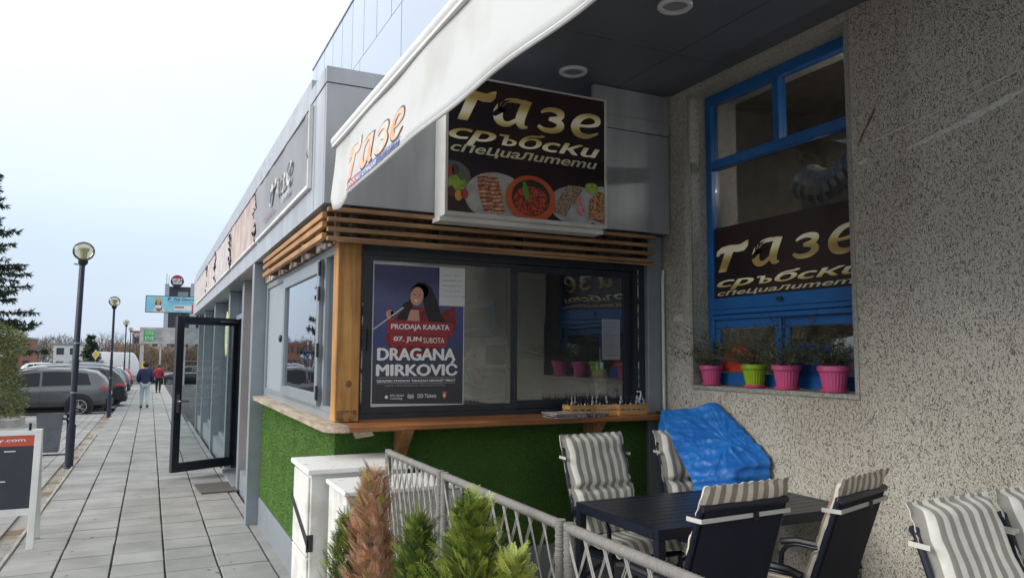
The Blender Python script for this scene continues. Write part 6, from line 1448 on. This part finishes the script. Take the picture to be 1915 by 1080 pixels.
for (x, y, pm, l) in ((-9.5, 44.5, SIL, 'silver car far left beyond the parked row'), (-13.6, 62, WHC, 'white car parked in the far left row'), (-11.2, 70, DKC, 'dark car in the distant left row'), (-16.5, 66, WHC, 'white car in the distant left row, half behind the hedge'), (-8.2, 88, SIL, 'silver car crossing behind the small spruce'), (-12, 92, WHC, 'white car on the far road under the bare tree')):
    c = dup(base, label=l); place(c, x, y, math.pi if y < 80 else 0, 1.0); recol(c, pm)
c = dup(base, label='dark car crossing the end of the pavement beyond the person in red'); place(c, 5.0, 66.0, math.pi, .95, -.3); recol(c, BLK)
# white van
t = thing('white_van', 'long white van parked behind the row of cars', 'van', (-5.1, 80, gz(80)-.15)); t.scale = (.82, 1, 1.08)
P = [(0, .4), (5.1, .4), (5.15, .9), (5.1, 1.6), (4.6, 2.3), (4.3, 2.45), (.15, 2.5), (0, 2.3)]
build('body', MB().prism([(x, -1, z) for x, z in P], (0, 2, 0), None), mat('van_white', (.72, .73, .73), .35), t, bevel=.08, smooth=True)
build('rear_window', MB().box(5.13, 5.17, -.7, .7, 1.35, 1.9), GLASSC, t)
for x in (.9, 4.2):
    for y in (-.95, .95): build('wheel', MB().lathe([(.001, -.1), (.34, -.1), (.34, .1), (.001, .1)], (x, y, .34), 20, 'y'), TYRE, t)
# row of far parked cars as light specks left
# ================================================================== people
def skin(name, V, E, Rd, m, parent, lvl=2):
    me = bpy.data.meshes.new(name); me.from_pydata(V, E, []); o = bpy.data.objects.new(name, me); col.objects.link(o)
    md = o.modifiers.new('skin', 'SKIN'); md.use_smooth_shade = True; ss = o.modifiers.new('s', 'SUBSURF'); ss.levels = lvl; ss.render_levels = lvl
    if len(me.skin_vertices) == 0:
        pass
    for i, rr in enumerate(Rd): me.skin_vertices[0].data[i].radius = rr if isinstance(rr, tuple) else (rr, rr)
    me.skin_vertices[0].data[0].use_root = True
    dg = bpy.context.evaluated_depsgraph_get(); m2 = bpy.data.meshes.new_from_object(o.evaluated_get(dg)); bpy.data.objects.remove(o); m2.name = name; m2.materials.clear(); m2.materials.append(m)
    for p in m2.polygons: p.use_smooth = True
    o = bpy.data.objects.new(name, m2); col.objects.link(o); o.parent = parent; return o
FLESH = mat('skin', (.50, .29, .21), .6)
def person(loc, rz, H, label, jacket, trousers, hair, stride=.14, bulk=1.0, hood=False):
    t = thing('person', label, 'person', loc, rz); s = H/1.75; B = bulk
    J = {'pel': (0, 0, .95), 'wa': (0, 0, 1.1), 'ch': (0, .01, 1.32), 'nk': (0, .01, 1.49), 'hd': (0, .03, 1.60), 'ht': (0, .03, 1.70),
         'hl': (-.09, 0, .90), 'kl': (-.10, stride*.7, .50), 'al': (-.10, stride*.6, .09), 'tl': (-.11, stride*.6+.15, .04), 'hr': (.09, 0, .90), 'kr': (.10, -stride*.2, .50), 'ar': (.10, -stride*1.3, .11), 'tr': (.11, -stride*1.3+.13, .03),
         'sl': (-.18, 0, 1.42), 'el': (-.25, -.02, 1.17), 'wl': (-.22, .12, .98), 'fl': (-.21, .16, .90), 'sr': (.18, 0, 1.42), 'er': (.25, -.02, 1.17), 'wr': (.22, .10, .98), 'fr': (.21, .13, .90)}
    def sk(nm, keys, edges, rad, m, lvl=2):
        V = [tuple(c*s for c in J[k]) for k in keys]; E = [(keys.index(a), keys.index(b)) for a, b in edges]; return skin(nm, V, E, [tuple(q*s for q in (rad[k] if isinstance(rad[k], tuple) else (rad[k], rad[k]))) for k in keys], m, t, lvl)
    allk = list(J.keys()); E = [('pel', 'wa'), ('wa', 'ch'), ('ch', 'nk'), ('nk', 'hd'), ('hd', 'ht'), ('pel', 'hl'), ('hl', 'kl'), ('kl', 'al'), ('al', 'tl'), ('pel', 'hr'), ('hr', 'kr'), ('kr', 'ar'), ('ar', 'tr'), ('ch', 'sl'), ('sl', 'el'), ('el', 'wl'), ('wl', 'fl'), ('ch', 'sr'), ('sr', 'er'), ('er', 'wr'), ('wr', 'fr')]
    rad = dict(pel=(.13, .10), wa=(.12, .09), ch=(.15, .10), nk=.055, hd=(.085, .095), ht=(.06, .07), hl=.085, kl=.055, al=.035, tl=.03, hr=.085, kr=.055, ar=.035, tr=.03, sl=.055, el=.04, wl=.028, fl=.03, sr=.055, er=.04, wr=.028, fr=.03)
    sk('body', allk, E, rad, FLESH)
    jk = ['wa', 'pel', 'ch', 'nk', 'sl', 'el', 'wl', 'sr', 'er', 'wr']; sk('jacket', jk, [('wa', 'pel'), ('wa', 'ch'), ('ch', 'nk'), ('ch', 'sl'), ('sl', 'el'), ('el', 'wl'), ('ch', 'sr'), ('sr', 'er'), ('er', 'wr')], dict(pel=(.20*B, .15*B), wa=(.19*B, .15*B), ch=(.19*B, .14*B), nk=.085, sl=.09*B, el=.075*B, wl=.055*B, sr=.09*B, er=.075*B, wr=.055*B), jacket)
    tk = ['pel', 'hl', 'kl', 'al', 'hr', 'kr', 'ar']; sk('trousers', tk, [('pel', 'hl'), ('hl', 'kl'), ('kl', 'al'), ('pel', 'hr'), ('hr', 'kr'), ('kr', 'ar')], dict(pel=(.16, .12), hl=.11, kl=.08, al=.06, hr=.11, kr=.08, ar=.06), trousers)
    for q in 'lr':
        a = Vector(J['a'+q])*s; sh = MB().sphere((a.x, a.y+.05*s, a.z-.04*s), .075*s, 12, (.75, 1.9, .75)); build('shoe', sh, BLACK, t, smooth=True)
    build('hair', MB().sphere((0, .0, 1.655*s), .115*s, 14, (.92, 1.02, 1.0)), hair, t, smooth=True)
    return t
p1 = person((-.12, 30.4, gz(30.4)), R(3), 1.66, 'person seen from behind in a navy jacket and pale jeans on the pavement', mat('navy_jacket', (.018, .035, .10), .8, var=.4, scale=9, bump=.6, bscale=14), mat('jeans', (.42, .50, .54), .85), mat('hair_dark', (.012, .01, .01), .7), bulk=1.08)
p2 = person((.46, 44.5, gz(44.5)), R(-6), 1.50, 'person seen from behind in a crimson jacket and black trousers farther ahead', mat('crimson_jacket', (.35, .02, .06), .8, var=.4, scale=9, bump=.6), mat('black_trousers', (.012, .012, .015), .8), mat('hair_red', (.06, .02, .025), .7), bulk=1.05)
tag(build('hand_bag', MB(off=(.24, 44.5, .3)).lathe([(.09, -.12), (.11, -.05), (.09, .08), (.03, .1)], (.20, 44.55, gz(44.5)+.62), 10), BLACK), 'dark bag carried by the person in crimson', 'bag')
tag(build('walking_stick', MB(off=(.72, 44.6, 0)).tube([(.70, 44.65, gz(44.5)+.75), (.76, 44.75, gz(44.5))], .012, 6), WHITE), 'white stick held by the person in crimson', 'stick')
# seated person behind the kiosk glass: arms on the table, face hidden behind the paper
sp = thing('person', 'person sitting behind the kiosk glass with arms on the table, in a green top', 'person', (2.16, 5.52, .0))
GR = mat('green_top', (.05, .20, .03), .85)
V = [(0, .55, 1.15), (0, .50, 1.38), (0, .46, 1.60), (0, .44, 1.74), (0, .40, 1.86), (0, .41, 1.97), (-.2, .46, 1.62), (-.30, .18, 1.46), (-.12, -.08, 1.42), (-.04, -.16, 1.42), (.2, .46, 1.62), (.32, .1, 1.45), (.12, -.16, 1.52), (.06, -.20, 1.62)]
E = [(0, 1), (1, 2), (2, 3), (3, 4), (4, 5), (2, 6), (6, 7), (7, 8), (8, 9), (2, 10), (10, 11), (11, 12), (12, 13)]
skin('body', V, E, [(.15, .11), (.14, .1), (.15, .1), .055, (.085, .095), (.06, .07), .06, .045, .035, .038, .06, .045, .035, .032], FLESH, sp)
skin('green_shirt', [V[i] for i in (1, 0, 2, 6, 7, 10, 11)], [(0, 1), (0, 2), (2, 3), (3, 4), (2, 5), (5, 6)], [(.17, .13), (.18, .14), (.17, .12), .085, .07, .085, .07], GR, sp)
build('hair', MB().sphere((0, .43, 1.93), .12, 14, (.95, 1, 1.05)), MATS['hair_dark'], sp, smooth=True)
for k in range(4): build('finger', MB().tube([(.06+.016*k-.03, -.21, 1.63), (.05+.02*k-.03, -.24, 1.69), (.05+.022*k-.03, -.235, 1.73-.006*abs(k-1.5))], [.009, .008, .006], 6), FLESH, sp, smooth=True)
build('thumb', MB().tube([(.03, -.2, 1.61), (.0, -.22, 1.65), (.0, -.23, 1.68)], [.010, .009, .007], 6), FLESH, sp, smooth=True)
for k in range(4): build('finger', MB().tube([(-.06+.016*k, -.17, 1.40), (-.03+.02*k, -.23, 1.39), (-.02+.02*k, -.27, 1.375)], [.009, .008, .006], 6), FLESH, sp, smooth=True)
